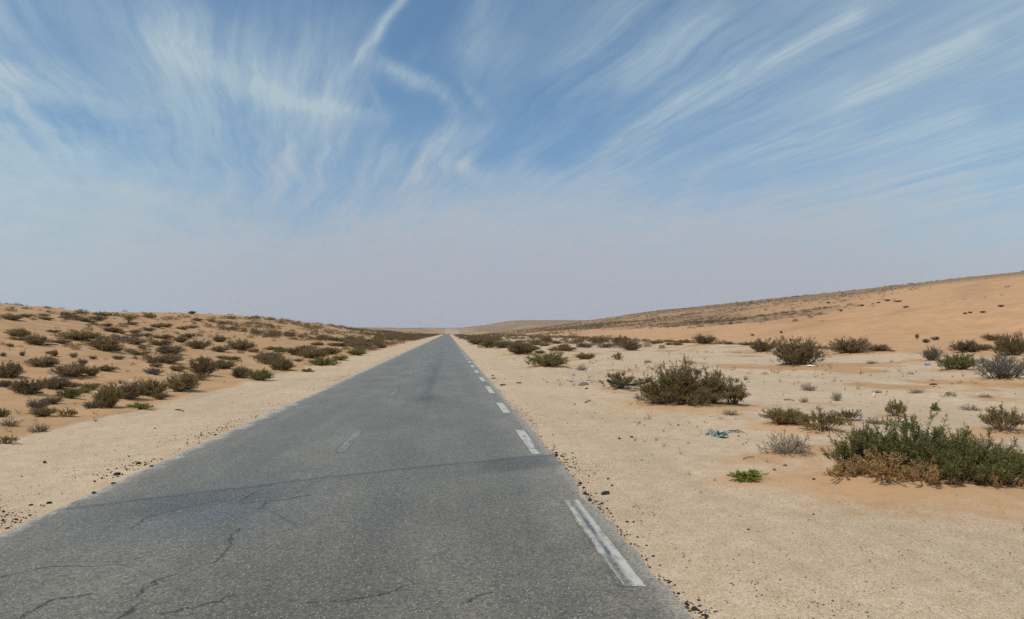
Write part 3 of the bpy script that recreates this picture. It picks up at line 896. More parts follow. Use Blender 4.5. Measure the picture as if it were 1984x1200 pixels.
for nm_, v_ in (('pale', pale), ('orange', orange), ('veg', vg), ('dune', dune)):
    at = gme.attributes.new(nm_, 'FLOAT', 'POINT'); at.data.foreach_set('value', v_.astype(np.float32))

mg, nt, b = material('desert_ground')
P, X_, Y_, Z_ = position(nt)
pa, orr, ve, du = (attr(nt, k) for k in ('pale', 'orange', 'veg', 'dune'))
n1 = noise(nt, P, .55, 5, .6)
n2 = noise(nt, P, 3.2, 5, .6)
n3 = noise(nt, P, 17.0, 4, .65)
nfine = noise(nt, P, 75.0, 3, .7)
stripe = noise(nt, vec(nt, X_ * 2.2, Y_ * .16, 0.0), 1.0, 5, .6)
warm = mix(nt, n1.step(.3, .7), (.385, .222, .110), (.46, .280, .146))
dune_c = mix(nt, n1.step(.3, .7), (.455, .255, .128), (.50, .292, .152))
warm = mix(nt, du, warm, dune_c)
grit = mix(nt, n2.step(.3, .75), (.478, .338, .216), (.538, .408, .278))
pm = (pa + (n2 - .5) * .75 * (pa * (1.0 - pa) * 4.0) + (n1 - .5) * .3 + (stripe - .5) * (X_.step(0.0, -4.0) * .85 + .30) * pa).step(.25, .8)
col = mix(nt, pm, warm, grit)
col = mix(nt, (orr + (n2 - .5) * .5).step(.1, 1.0) * .55, col, (.50, .30, .155))
blot = noise(nt, P, .23, 4, .6)
col = scale_col(nt, col, 1.0 + (blot - .5) * .45 + (stripe - .5) * .22)
col = mix(nt, noise(nt, P, 1.3, 5, .65).step(.55, .72) * pm * .40, col, (.42, .275, .165))
col = mix(nt, ve, col, (.17, .108, .062))
# grit: dark and light grains, thickest on the pale shoulder
v1 = voro(nt, P, 34.0); r1 = E(nt, v1.outputs['Distance'])
v1c = nt.nodes.new('ShaderNodeSeparateColor'); nt.links.new(v1.outputs['Color'], v1c.inputs[0])
cr_, cg_ = E(nt, v1c.outputs[0]), E(nt, v1c.outputs[1])
grain = r1.step(.42, .22) * (cr_.step(.72, .80) * (n2 * .9 + .1))
gl = r1.step(.42, .25) * cg_.step(.86, .9)
v2 = voro(nt, P, 85.0); r2 = E(nt, v2.outputs['Distance'])
v2c = nt.nodes.new('ShaderNodeSeparateColor'); nt.links.new(v2.outputs['Color'], v2c.inputs[0])
gsm = E(nt, v2c.outputs[0])
k_ = pm * .8 + .12
near = (1.0 - (Y_ / 60.0).sat())
col = scale_col(nt, col, 1.0 + (nfine - .5) * .75 * k_ + (n3 - .5) * .34 * (k_ * .7 + .3) + (gsm - .5) * .50 * k_)
col = mix(nt, grain * k_ * .75, col, (.12, .08, .055))
col = mix(nt, gl * k_ * .45, col, (.62, .55, .45))
nt.links.new(col, b.inputs['Base Color'])
b.inputs['Roughness'].default_value = .95
b.inputs['Specular IOR Level'].default_value = .1
wav = noise(nt, vec(nt, X_ * 1.6 + Y_ * 5.0, Y_ * .9 - X_ * .25, 0.0), 1.5, 3, .5)
bump(nt, b, n3 * .5 + wav * (1.0 - pm) * .9 + nfine * .35 * k_ + n2 * .6 + r2 * -.15 * k_, .7, .03)
gme.materials.append(mg)
ground = link('ground', gme)
tag(ground, 'pale gritty shoulders passing into orange sand and scrubby desert slopes', None, None, 'structure')

# ------------------------------------------------------------------ road
ry = graded(-8, 1160, .08, .012)
us = np.concatenate([[0, 0], np.linspace(0, 1, 19), [1, 1]])
RYg, U = np.meshgrid(ry, us, indexing='ij')
el = XL + .06 * fbm(ry / 2.3, ry * 0, 71, 4) + .04 * fbm(ry / .3, ry * 0, 72, 3)
er = XR + .06 * fbm(ry / 1.6, ry * 0, 73, 4) + .10 * fbm(ry / .30, ry * 0, 74, 4) - .10 * np.exp(-((ry - 8.6) / .5) ** 2)
RX = el[:, None] + (er - el)[:, None] * U
cen = (RX - (XL + XR) / 2) / ((XR - XL) / 2)
base = far_z(ry)[:, None] + .05
RZ = base + .035 * (1 - cen ** 2) - .035 + .010 * fbm(RX / 1.2, RYg / 2.5, 75, 3)
RZ[:, :2] -= np.array([.16, .012]); RZ[:, -2:] -= np.array([.018, .16])
RX[:, 0] -= .03; RX[:, -1] += .035; RX[:, 1] -= .02; RX[:, -2] += .02
ni, nj = RX.shape
ri = np.arange(ni * nj).reshape(ni, nj)
rq = np.stack([ri[:-1, :-1], ri[:-1, 1:], ri[1:, 1:], ri[1:, :-1]], -1).reshape(-1, 4)
rme = mesh_np('road', np.stack([RX, RYg, RZ], -1).reshape(-1, 3), rq, np.full(len(rq), 4), [], None, True)


def road_z(x, y):
    c = (x - (XL + XR) / 2) / ((XR - XL) / 2)
    return far_z(np.atleast_1d(y)) + .05 + .035 * (1 - c ** 2) - .035 + .010 * fbm(x / 1.2, y / 2.5, 75, 3)


CRACKS = [[(230, 1197), (273, 1160)], [(258, 1154), (273, 1138), (336, 1111)], [(418, 1087), (449, 1050), (444, 1038), (465, 1021)], [(469, 972), (492, 951)], [(500, 984), (518, 970)],
          [(31, 1195), (98, 1162), (176, 1146)], [(312, 1185), (367, 1177), (433, 1162), (457, 1150)], [(598, 1167), (644, 1164), (742, 1150), (775, 1134)],
          [(254, 1021), (281, 1001), (351, 982), (410, 970)], [(0, 1111), (78, 1095), (215, 1091)], [(469, 974), (555, 967), (609, 956)], [(905, 1164), (948, 1142)]]


def road_xy(px, py):
    d = ray(px, py); t = (EYE - .06) / -d[2]
    return d[0] * t, d[1] * t


def asphalt(nt, cracks=False):
    """Worn asphalt colour, its aggregate height, and a crack mask."""
    P, X, Y, Z = position(nt)
    fine = noise(nt, P, 95.0, 3, .7)
    v = voro(nt, P, 50.0); d = E(nt, v.outputs['Distance'])
    c = nt.nodes.new('ShaderNodeSeparateColor'); nt.links.new(v.outputs['Color'], c.inputs[0])
    st, st2 = E(nt, c.outputs[0]), E(nt, c.outputs[1])
    broad = noise(nt, vec(nt, X, Y * .35), .8, 4, .6)
    lanes = noise(nt, vec(nt, X * 2.4, Y * .03), 1.0, 4, .55)
    n = noise(nt, P, 2.0, 5, .6)
    col = mix(nt, broad.step(.3, .7), (.100, .085, .061), (.142, .119, .086))
    # brown dust, thicker at the sides
    side = (X - XR).abs().step(1.3, .1) + (X - XL).abs().step(.9, .0)
    col = mix(nt, (side * .75 * n.step(.25, .7) + broad.step(.45, .8) * .25).sat(), col, (.205, .165, .122))
    sandl = ((X - XL + (n - .5) * .9 + (fine - .5) * .25).step(.26, .0) * .85 + (XR - X + (n - .5) * .35 + (fine - .5) * .2).step(.22, .0) * .6).sat()
    col = mix(nt, sandl, col, (.43, .36, .27))
    # polished wheel tracks a shade darker, right lane
    tr_ = X.gauss(-.75, .42) * .16 + X.gauss(.75, .35) * .10 + X.gauss(-3.1, .4) * .06
    f = 1.0 - tr_ * (lanes + .4) + (lanes - .5) * .46 + (broad - .5) * .25
    # tar band across both lanes with a sharp far lip, oil spill and rubber streak
    w = noise(nt, P, 1.1, 4) - .5
    col = mix(nt, ((X + 2.7).gauss(0, 1.1) * (Y - 8.2).gauss(0, 1.2) * n.step(.3, .6) * .8).sat(), col, (.070, .080, .092))
    v_ = Y - (X + 4.0) * .49 - 8.55 + w * .30
    lip = v_.gauss(0, .07) * (.45 + n * .4)
    skin = v_.step(-1.15, -.75) * v_.step(.05, -.03) * (X.step(.0, .7) * .42 + X.gauss(-2.6, .9) * .24 + .06) 
    spill = (X + .62 + w * .4).gauss(0, .36) * (Y - 21.2 + w * 2.0).gauss(0, 1.0) * .58
    streak = (X + .66 + w * .2).gauss(0, .17) * Y.step(20.5, 24.0) * Y.step(60, 28) * .42 + (X + .1 + w * .3).gauss(0, .25) * (Y - 17.0).gauss(0, 1.6) * .10
    low = (X + 3.2).gauss(0, .5) * (Y - 8.3).gauss(0, .5) * .25
    f = f * (1.0 - lip * .8) * (1.0 - skin) * (1.0 - spill.min(.8)) * (1.0 - streak) * (1.0 - low)
    # aggregate
    f = f * (1.0 + (fine - .5) * 1.7 + (st - .5) * .9)
    col = scale_col(nt, col, f)
    stone = d.step(.42, .25) * st2.step(.74, .86)
    col = mix(nt, stone * .85, col, (.40, .385, .33))
    # cracks: long broken lines on a wandering lattice, most of them across the lane, thickest in the left lane
    def crackset(sx, sy, sc_, amp, wid, seed, glo, ghi):
        wv = nt.nodes.new('ShaderNodeTexNoise'); wv.inputs['Scale'].default_value = 2.2; wv.inputs['Detail'].default_value = 8; wv.inputs['Roughness'].default_value = .65
        nt.links.new(vec(nt, X + seed, Y), wv.inputs['Vector'])
        mx = nt.nodes.new('ShaderNodeVectorMath'); mx.operation = 'MULTIPLY_ADD'
        nt.links.new(wv.outputs['Color'], mx.inputs[0]); mx.inputs[1].default_value = (amp, amp, 0)
        nt.links.new(vec(nt, X * sx - Y * .30 * sy + seed, Y * sy + X * .10, 0.0), mx.inputs[2])
        de = E(nt, voro(nt, mx.outputs[0], sc_, 'DISTANCE_TO_EDGE').outputs['Distance'])
        gate = noise(nt, vec(nt, X + seed * 2.0, Y), .55, 3, .5).step(glo, ghi)
        thick = noise(nt, P, 7.0, 3)
        return (de / (thick * wid + wid * .12)).step(1.0, .3) * gate
    left = X.step(.6, -1.2) * .8 + .2
    crack = crackset(.55, 1.0, .70, .22, .0075, 0.0, .42, .52) * left + crackset(.9, .8, 1.5, .20, .010, 31.0, .46, .56) * left
    crack = crack.sat() * Y.step(34, 10) * .35
    if cracks:                      # the long open cracks of the near left lane
        ja, jb = noise(nt, vec(nt, X, Y), 3.2, 6, .68) - .5, noise(nt, vec(nt, X + 20.0, Y), 3.2, 6, .68) - .5
        CX, CY = X + ja * .30, Y + jb * .30
        wd = noise(nt, P, 5.0, 3) * .028 + .005
        best = None
        for line in CRACKS:
            q = [road_xy(*p) for p in line]
            for (x0, y0), (x1, y1) in zip(q, q[1:]):
                dx, dy = x1 - x0, y1 - y0; L2 = dx * dx + dy * dy
                t = (((CX - x0) * (dx / L2)) + ((CY - y0) * (dy / L2))).sat()
                ex, ey = CX - x0 - t * dx, CY - y0 - t * dy
                d2 = ex * ex + ey * ey
                best = d2 if best is None else best.min(d2)
        crack = crack.max((best.pow(.5) / wd).step(1.0, .35) * noise(nt, P, 2.6, 2).step(.30, .40))
    col = mix(nt, crack * .96, col, (.010, .009, .008))
    return col, fine * .6 + d * -.5 - crack * 1.5, n, X, Y, P


mr, nt, b = material('worn_asphalt')
c_, h_, n_, X_, Y_, P_ = asphalt(nt, True)
nt.links.new(c_, b.inputs['Base Color'])
b.inputs['Roughness'].default_value = .62
b.inputs['Specular IOR Level'].default_value = .35
b.inputs['Sheen Weight'].default_value = .35; b.inputs['Sheen Roughness'].default_value = .4; b.inputs['Sheen Tint'].default_value = (1, .90, .76, 1)
bump(nt, b, h_, .55, .012)
rme.materials.append(mr)
road = link('road', rme)
tag(road, 'straight worn grey asphalt road with ragged edges running to the horizon', None, None, 'structure')


def paint_mat(name, paint, wear, lo, hi, streaked=False):
    m, nt, b = material(name)
    c, h, n, X, Y, P = asphalt(nt)
    w1 = noise(nt, P, 5.0, 6, .7); w2 = noise(nt, P, 60.0, 3, .7)
    scr = noise(nt, vec(nt, X * 9.0, Y * .9), 1.6, 5, .65)
    tyre = noise(nt, vec(nt, X * 3.0 + Y * .25, Y * .25), 1.8, 4, .6)
    worn = 0.0
    if streaked: worn = ((Y.step(11.4, 9.0) + (Y - 12.0).gauss(0, .8)) * (X - 1.455 - (scr - .5) * .09 - (Y - 5.5) * .017).step(.01, -.02)).sat() * .05
    if streaked: worn = (X - 1.49).abs().step(.075, .10) * .10 + worn
    k = (w1 * .45 + w2 * .30 + scr * .35 + wear - worn).step(lo, hi)
    pc = scale_col(nt, paint, .80 + w2 * .4)
    if streaked:
        zone = Y.step(11.4, 9.0) + (Y - 12.0).gauss(0, .8)
        sx_ = X - 1.455 - (scr - .5) * .09 - (w1 - .5) * .06 - (Y - 5.5) * .017
        pc = mix(nt, (zone * sx_.gauss(0, .032) * (.25 + (w1 * .6 + w2 * .4).step(.35, .6) * .9)).sat(), pc, (.085, .095, .105))
        k = k * (1.0 - noise(nt, vec(nt, X * .8, Y * 7.0), 2.4, 5, .7).step(.60, .68) * .6)
    pc = mix(nt, tyre.step(.56, .66) * .55, pc, (.16, .165, .16))
    cc = mix(nt, k, c, pc)
    nt.links.new(cc, b.inputs['Base Color'])
    b.inputs['Roughness'].default_value = .7
    bump(nt, b, h, .4, .01)
    return m


M_EDGE = paint_mat('worn_white_paint', (.48, .45, .385), .06, .44, .64, True)
M_CENTRE = paint_mat('faded_centre_paint', (.235, .245, .255), .01, .45, .68)


def dash(name, x0, x1, y0, y1, mat, seed):
    r = np.random.default_rng(seed)
    n = 24
    yy = np.linspace(y0, y1, n)
    a = x0 + .012 * fbm(yy / .15, yy * 0, seed, 3); c = x1 + .012 * fbm(yy / .15, yy * 0, seed + 1, 3)
    cols = 5
    u = np.linspace(0, 1, cols)
    X = a[:, None] + (c - a)[:, None] * u
    Y = np.repeat(yy[:, None], cols, 1)
    Y[0] += .05 * fbm(u * 6, u * 0, seed + 2, 2); Y[-1] += .05 * fbm(u * 6, u * 0, seed + 3, 2)
    Z = road_z(X.ravel(), Y.ravel()).reshape(X.shape) + .005 + max(0, y0 - 30) * .0002
    i = np.arange(n * cols).reshape(n, cols)
    q = np.stack([i[:-1, :-1], i[:-1, 1:], i[1:, 1:], i[1:, :-1]], -1).reshape(-1, 4)
    me = mesh_np(name, np.stack([X, Y, Z], -1).reshape(-1, 3), q, np.full(len(q), 4), [mat])
    return link(name, me, road)


edge_y = [(-.6, 2.4), (5.42, 8.25), (11.4, 14.2), (17.3, 19.75), (23.0, 25.9)]
y = 28.6
while y < 300: edge_y.append((y, y + 2.7)); y += 5.8
for i, (p0, p1) in enumerate(edge_y): dash('edge_dash', 1.395 - (.02 if i == 1 else 0), 1.582, p0, p1, M_EDGE, 300 + 5 * i)
cen_y = [(1.2, 3.6), (11.7, 14.15), (21.9, 24.4)]
y = 32.4
while y < 240: cen_y.append((y, y + 2.5)); y += 10.4
for i, (p0, p1) in enumerate(cen_y): dash('centre_dash', -1.86, -1.72, p0, p1, M_CENTRE, 700 + 5 * i)

# ------------------------------------------------------------------ loose stone
def stone_mat():
    m, nt, b = material('loose_stone')
    t = attr(nt, 'tone')
    P, X, Y, Z = position(nt)
    n = noise(nt, P, 160, 3)
    c = mix(nt, t.step(.35, .55), (.035, .032, .030), (.17, .12, .08))
    c = mix(nt, t.step(.65, .9), c, (.46, .37, .27))
    nt.links.new(scale_col(nt, c, .7 + n * .6), b.inputs['Base Color'])
    b.inputs['Roughness'].default_value = .9; b.inputs['Specular IOR Level'].default_value = .2
    return m


M_STONE = stone_mat()
rg = np.random.default_rng(21)
OCT = np.array([[1, 0, 0], [-1, 0, 0], [0, 1, 0], [0, -1, 0], [0, 0, 1], [0, 0, -1]], float)
OF = np.array([[0, 2, 4], [2, 1, 4], [1, 3, 4], [3, 0, 4], [2, 0, 5], [1, 2, 5], [3, 1, 5], [0, 3, 5]])


def pebbles(x, y, size, tone, on_road=False):
    n = len(x)
    z = height(x, y, True)
    s = size[:, None, None] * .5
    v = OCT[None] * (.7 + .6 * rg.random((n, 6, 1))) * np.array([1, 1, .65])
    a = rg.random(n) * 2 * PI
    ca, sa = np.cos(a)[:, None], np.sin(a)[:, None]
    v = np.stack([v[..., 0] * ca - v[..., 1] * sa, v[..., 0] * sa + v[..., 1] * ca, v[..., 2]], -1) * s
    v += np.stack([x, y, z + size * .14], 1)[:, None, :]
    return v.reshape(-1, 3), (np.arange(n)[:, None, None] * 6 + OF[None]).reshape(-1, 3), np.repeat(tone, 8)


gs = Soup()
def strew(n, xf, yf, slo, shi, tf, keep=None):
    x, y = xf(n), yf(n)
    if keep is not None:
        k = rg.random(n) < keep(x, y); x, y = x[k], y[k]
    s = slo + (shi - slo) * rg.random(len(x)) ** 3.0
    v, f, t = pebbles(x, y, s, tf(len(x)))
    gs.add(v, f, 3, t)
ylog = lambda lo, hi: (lambda n: lo * (hi / lo) ** rg.random(n))
yi = lambda n: 4 + 34 * rg.random(n) ** 2.0
dark = lambda n: rg.random(n) * .42
brown = lambda n: .25 + rg.random(n) * .5
anyt = lambda n: rg.random(n)
cl = lambda x, y: np.clip(.15 + 2.6 * (fbm(x / .7, y / 1.3, 81, 3) + .12), 0, 1)
strew(2200, lambda n: XR + .05 + np.abs(rg.normal(0, .16, n)), ylog(4, 90), .010, .045, dark, cl)
strew(5200, lambda n: XR + .1 + np.abs(rg.normal(0, .6, n)), ylog(4, 40), .007, .022, brown, cl)
strew(9000, lambda n: XR + .2 + rg.random(n) * 9.0, yi, .006, .020, brown, lambda x, y: np.clip(.25 + 1.8 * fbm(x / 1.6, y / 2.0, 82, 3), 0, 1))
strew(6000, lambda n: XR + .2 + rg.random(n) * 7.0, ylog(4, 14), .008, .016, lambda n: .6 + .4 * rg.random(n))
strew(1800, lambda n: XR + .2 + rg.random(n) * 24.0, ylog(6, 60), .012, .040, dark, lambda x, y: np.clip(.2 + 1.8 * fbm(x / 3, y / 4.0, 85, 3), 0, 1))
strew(3600, lambda n: XL - .04 - np.abs(rg.normal(0, .32, n)), ylog(6.5, 90), .012, .045, dark, cl)
strew(3000, lambda n: XL - .1 - np.abs(rg.normal(0, 1.0, n)), ylog(6.5, 50), .010, .026, brown, cl)
strew(1600, lambda n: XL - .1 - rg.random(n) * 5.0, ylog(6.5, 50), .012, .035, dark, lambda x, y: np.clip(.1 + 2.2 * fbm(x / 1.3, y / 2.0, 83, 3), 0, 1))
strew(900, lambda n: XR + .02 + np.abs(rg.normal(0, .06, n)), ylog(4.5, 60), .008, .034, dark)
strew(70, lambda n: XR + .0 + np.abs(rg.normal(0, .10, n)), lambda n: 8.6 + rg.normal(0, .45, n), .015, .055, dark)
strew(45, lambda n: XR + .05 + np.abs(rg.normal(0, .10, n)), lambda n: 11.6 + rg.normal(0, .5, n), .015, .06, dark)
strew(60, lambda n: XR + .08 + np.abs(rg.normal(0, .07, n)), lambda n: 5.0 + rg.normal(0, .15, n), .015, .045, dark)
strew(2600, lambda n: 3 + rg.random(n) * 28, ylog(9, 70), .02, .075, brown, lambda x, y: np.clip(.25 + 2.0 * fbm(x / 3, y / 4.0, 86, 3), 0, 1))
strew(1500, lambda n: -9 - rg.random(n) * 24, ylog(12, 70), .02, .075, brown, lambda x, y: np.clip(.25 + 2.0 * fbm(x / 3, y / 4.0, 87, 3), 0, 1))
gravel = link('gravel', gs.mesh('gravel', M_STONE))
tag(gravel, 'dark and brown loose chippings strewn along both road edges', 'gravel', None, 'stuff')

sg = Soup()
def sprigs(n, x0, x1, y0, y1, h0, h1, seed, sub):
    r = np.random.default_rng(seed)
    x = r.uniform(x0, x1, n); y = y0 * (y1 / y0) ** r.random(n)
    k = r.random(n) < np.clip(.35 + 2.2 * fbm(x / 2.5, y / 4, seed, 3), 0, 1); x, y = x[k], y[k]
    hh = h0 + (h1 - h0) * r.random(len(x)) ** 2
    j = np.repeat(np.arange(len(x)), sub); m = len(j)
    z = height(x, y, True)[j] - .005
    p0 = np.stack([x[j] + r.normal(0, .12, m) * hh[j], y[j] + r.normal(0, .12, m) * hh[j], z], 1)
    d = r.normal(0, .55, (m, 3)); d[:, 2] = np.abs(d[:, 2]) + .35
    p1 = p0 + d * (hh[j] * (.5 + .5 * r.random(m)))[:, None]
    p2 = p1 + (d + r.normal(0, .4, (m, 3))) * (hh[j] * .4)[:, None]
    w = .0016 + y[j] * .00007
    sg.tubes(p0, p1, w * 1.3, w, r); sg.tubes(p1, p2, w, w * .5, r)
sprigs(900, 4.0, 30, 9, 60, .05, .22, 601, 9)
sprigs(700, -30, -8.3, 11, 60, .05, .22, 602, 9)
sprigs(160, 3.2, 10, 6, 16, .03, .09, 603, 7)
tag(link('dry_grass', sg.mesh('dry_grass', M_DEAD)), 'thin scattered sprigs of dead grass on the sand', 'grass', None, 'stuff')


def lump_mesh(name, seed, mat, flat=.6, rough=.45):
    r = np.random.default_rng(seed)
    import bmesh
    bm = bmesh.new(); bmesh.ops.create_icosphere(bm, subdivisions=3, radius=.5)
    for v in bm.verts:
        c = np.array(v.co)
        k = 1 + rough * float(fbm(np.array([c[0] * 3 + seed]), np.array([c[1] * 3 + c[2] * 2.3]), seed, 4)[0]) * 1.6
        v.co = Vector((c[0] * k, c[1] * k * .8, c[2] * k * flat))
    me = bpy.data.meshes.new(name); bm.to_mesh(me); bm.free()
    me.materials.append(mat)
    at = me.attributes.new('tone', 'FLOAT', 'FACE'); at.data.foreach_set('value', (r.random(len(me.polygons)) * .3).astype(np.float32))
    return me


LUMPS = [lump_mesh('asphalt_lump', 400 + i, M_STONE, .55 + .1 * (i % 3)) for i in range(5)]
lumps = [(1173, 958, 24, 'largest black asphalt lump on the grit right of the long edge dash'), (1178, 929, 9, 'black lump behind the largest black asphalt lump'), (1186, 942, 8, 'greyish lump between the two black lumps'),
         (1124, 938, 16, 'black lump in the broken right road edge ahead of the long dash'), (1131, 946, 10, 'smaller black lump beside the one in the broken road edge'),
         (1048, 863, 11, 'black lump on the road edge at the second edge dash'), (1056, 868, 9, 'second black lump beside the second edge dash'), (1068, 880, 12, 'black lump just past the second edge dash'), (1076, 884, 13, 'larger black lump at the right road edge near the tar band'),
         (1090, 886, 9, 'black lump a step out from the road edge near the tar band'), (1239, 820, 8, 'single black lump on the pale grit below the broad olive bush'), (1224, 848, 9, 'black lump on the grit left of the crumpled cloth'), (1577, 940, 8, 'black lump at the left foot of the large lush green bush'),
         (955, 729, 9, 'dark lump on the right road edge behind the black rubber blocks'), (1345, 1183, 22, 'cluster of black crumbs at the bottom of the photo, largest crumb'),
         (269, 899, 14, 'black lump on the left shoulder nearest the road, furthest one'), (293, 905, 12, 'black lump at the left road edge beside the pale edge line'), (226, 921, 17, 'flat black lump on the left shoulder'), (183, 934, 10, 'small black lump left of the flat black lump'),
         (220, 938, 13, 'black lump at the left road edge below the flat black lump'), (182, 957, 16, 'black lump touching the left road edge'), (95, 976, 14, 'black lump on the lower left shoulder, rightmost of three'), (60, 980, 10, 'black lump on the lower left shoulder, leftmost of three'),
         (79, 980, 7, 'smallest of three black lumps on the lower left shoulder'), (86, 897, 13, 'brownish lump higher on the left shoulder'), (42, 925, 8, 'dark pebble alone on the left shoulder'), (300, 831, 6, 'dark pebble high on the left shoulder'), (185, 817, 6, 'dark pebble near the bright green shoulder plant')]
for i, (px, py, w, lab) in enumerate(lumps):
    x, y, d = hit(px, py)
    o = link('asphalt_lump', LUMPS[i % 5]); s = .72 * w * d / FPX
    o.location = (x, y, gz(x, y) + .12 * s); o.scale = (s, s * .8, s * .8); o.rotation_euler = (prng.uniform(-.3, .3), prng.uniform(-.3, .3), prng.uniform(0, 6.28))
    tag(o, lab, 'stone', 'lumps of broken asphalt')

# ------------------------------------------------------------------ litter
def simple(name, colour, rough=.6, spec=.3, var=.25):
    m, nt, b = material(name)
    P, X, Y, Z = position(nt)
    n = noise(nt, P, 30, 4, .6)
    nt.links.new(scale_col(nt, colour, 1.0 - var + n * var * 2), b.inputs['Base Color'])
    b.inputs['Roughness'].default_value = rough; b.inputs['Specular IOR Level'].default_value = spec
    return m


M_RUBBER = simple('black_rubber', (.018, .017, .017), .55, .35)
M_WHITE = simple('white_plastic', (.72, .72, .70), .45, .4, .1)
M_BLUE = simple('blue_plastic', (.07, .16, .42), .4, .4)
M_CYAN = simple('light_blue_plastic', (.25, .52, .66), .4, .4)
M_VIOLET = simple('violet_wrapper', (.25, .24, .42), .4, .4)
M_YELLOW = simple('yellow_plastic', (.75, .42, .03), .5, .4)
M_STICK = simple('dry_wood', (.16, .11, .075), .9, .1)
M_TILE = simple('dusty_grey_scrap', (.17, .135, .115), .85, .2)


def sweep(name, pts, prof, mat):
    """loft a closed profile (list of (side, up)) along points; each point carries a scale"""
    pts = [(Vector(p[:3]), p[3]) for p in pts]
    V, Fc = [], []
    n = len(prof)
    for i, (p, s) in enumerate(pts):
        t = (pts[min(i + 1, len(pts) - 1)][0] - pts[max(i - 1, 0)][0]).normalized()
        side = t.cross(Vector((0, 0, 1))).normalized(); up = side.cross(t)
        for (a, c) in prof: V.append(p + side * a * s + up * c * s)
    for i in range(len(pts) - 1):
        for k in range(n): Fc.append((i * n + k, i * n + (k + 1) % n, (i + 1) * n + (k + 1) % n, (i + 1) * n + k))
    Fc.append(tuple(range(n))[::-1]); Fc.append(tuple((len(pts) - 1) * n + k for k in range(n)))
    me = bpy.data.meshes.new(name); me.from_pydata([tuple(v) for v in V], [], Fc); me.update()
    me.polygons.foreach_set('use_smooth', np.ones(len(me.polygons), bool)); me.materials.append(mat)
    return me


circ = [(math.cos(t) , math.sin(t)) for t in np.linspace(0, 2 * PI, 9)[:-1]]
# the curved strip hung over the pale shrub
x0, y0, d0 = hit(1205, 757)
k = d0 / FPX
stp = []
for t in np.linspace(0, 1, 26):
    px = -41 + 84 * t
    hz = 18.5 - 7 * math.sin(PI * t) ** .8 + (4 * max(0, (t - .85) / .15) ** 1.5 if t > .85 else 0)
    hz += 2.2 * max(0, (.07 - t) / .07)
    th_ = 1.9 + 1.2 * math.exp(-((t - .03) / .04) ** 2) + 2.2 * math.exp(-((t - .95) / .05) ** 2)
    stp.append((px * k, (-.16 - .12 * math.sin(PI * t)), hz * k, th_ * k))
o = link('rubber_strip', sweep('rubber_strip', stp, [(-.45, -1), (.3, -.9), (.5, 0), (.3, .9), (-.45, 1), (-.25, 0)], M_RUBBER)); o.location = (x0, y0 - .72, gz(x0, y0) - .02)
tag(o, 'long curved black rubber strip sagging across the pale olive shrub', 'rubber strip')
# half buried dome of scrap left of it
x0, y0, d0 = hit(1131, 747); k = d0 / FPX
V, Fc = [], []
prof = [(0, 6.4), (4, 6.2), (7, 5.0), (9.5, 2.9), (11, 1.2), (11.4, .7), (11.2, -.8)]
for i, (r_, z_) in enumerate(prof):
    for a in range(28):
        t = a / 28 * 2 * PI; w_ = 1 + .05 * math.sin(3 * t + i)
        V.append((r_ * k * math.cos(t) * w_, r_ * k * .7 * math.sin(t) * w_, z_ * k * (1 + .05 * math.sin(5 * t))))
for i in range(len(prof) - 1):
    for a in range(28): Fc.append((i * 28 + a, (i + 1) * 28 + a, (i + 1) * 28 + (a + 1) % 28, i * 28 + (a + 1) % 28))
me = bpy.data.meshes.new('scrap_dome'); me.from_pydata(V, [], Fc); me.update(); me.polygons.foreach_set('use_smooth', np.ones(len(Fc), bool)); me.materials.append(M_TILE)
o = link('scrap_dome', me); o.location = (x0, y0, gz(x0, y0)); tag(o, 'flattened grey brown dome of scrap left of the rubber strip', 'scrap')


def stick(px0, py0, px1, py1, r, lab, h0=.01, h1=.01, bend=.0):
    a, c = hit(px0, py0), hit(px1, py1)
    A = Vector((a[0], a[1], gz(a[0], a[1]) + h0)); B = Vector((c[0], c[1], gz(c[0], c[1]) + h1))
    pts = []
    for t in np.linspace(0, 1, 9):
        p = A.lerp(B, t) - A
        pts.append((p.x + bend * math.sin(PI * t), p.y + bend * .6 * math.sin(2.2 * PI * t), p.z + .02 * math.sin(PI * t), r * (1.1 - .5 * t)))
    o = link('stick', sweep('stick', pts, circ, M_STICK)); o.location = A; tag(o, lab, 'stick', 'dry sticks lying on the sand')


stick(1136, 743, 1168, 745, .012, 'thin bent stick between the scrap dome and the rubber strip', .12, .02, .02)
stick(1519, 776, 1540, 778, .016, 'short dark stick on the sand left of the upright dead tuft', bend=.03)
stick(1412, 838, 1443, 841, .012, 'dark stick poking out right of the crumpled cloth', .03, .02, .02)
stick(340, 795, 356, 798, .018, 'short stick on the left shoulder below the rounded olive end bush', bend=.03)
stick(88, 672, 112, 671, .045, 'long dark stick on the left slope above the grey tufts', .05, .05, .08)
stick(1133, 782, 1144, 776, .014, 'forked twig half on the grit below the scrap dome, right prong', bend=.02)
stick(1440, 892, 1462, 889, .008, 'thin straw on the grit above the fresh bright green plant', bend=.02)
stick(1700, 932, 1746, 936, .010, 'straw lying in front of the large lush green bush', bend=.03)


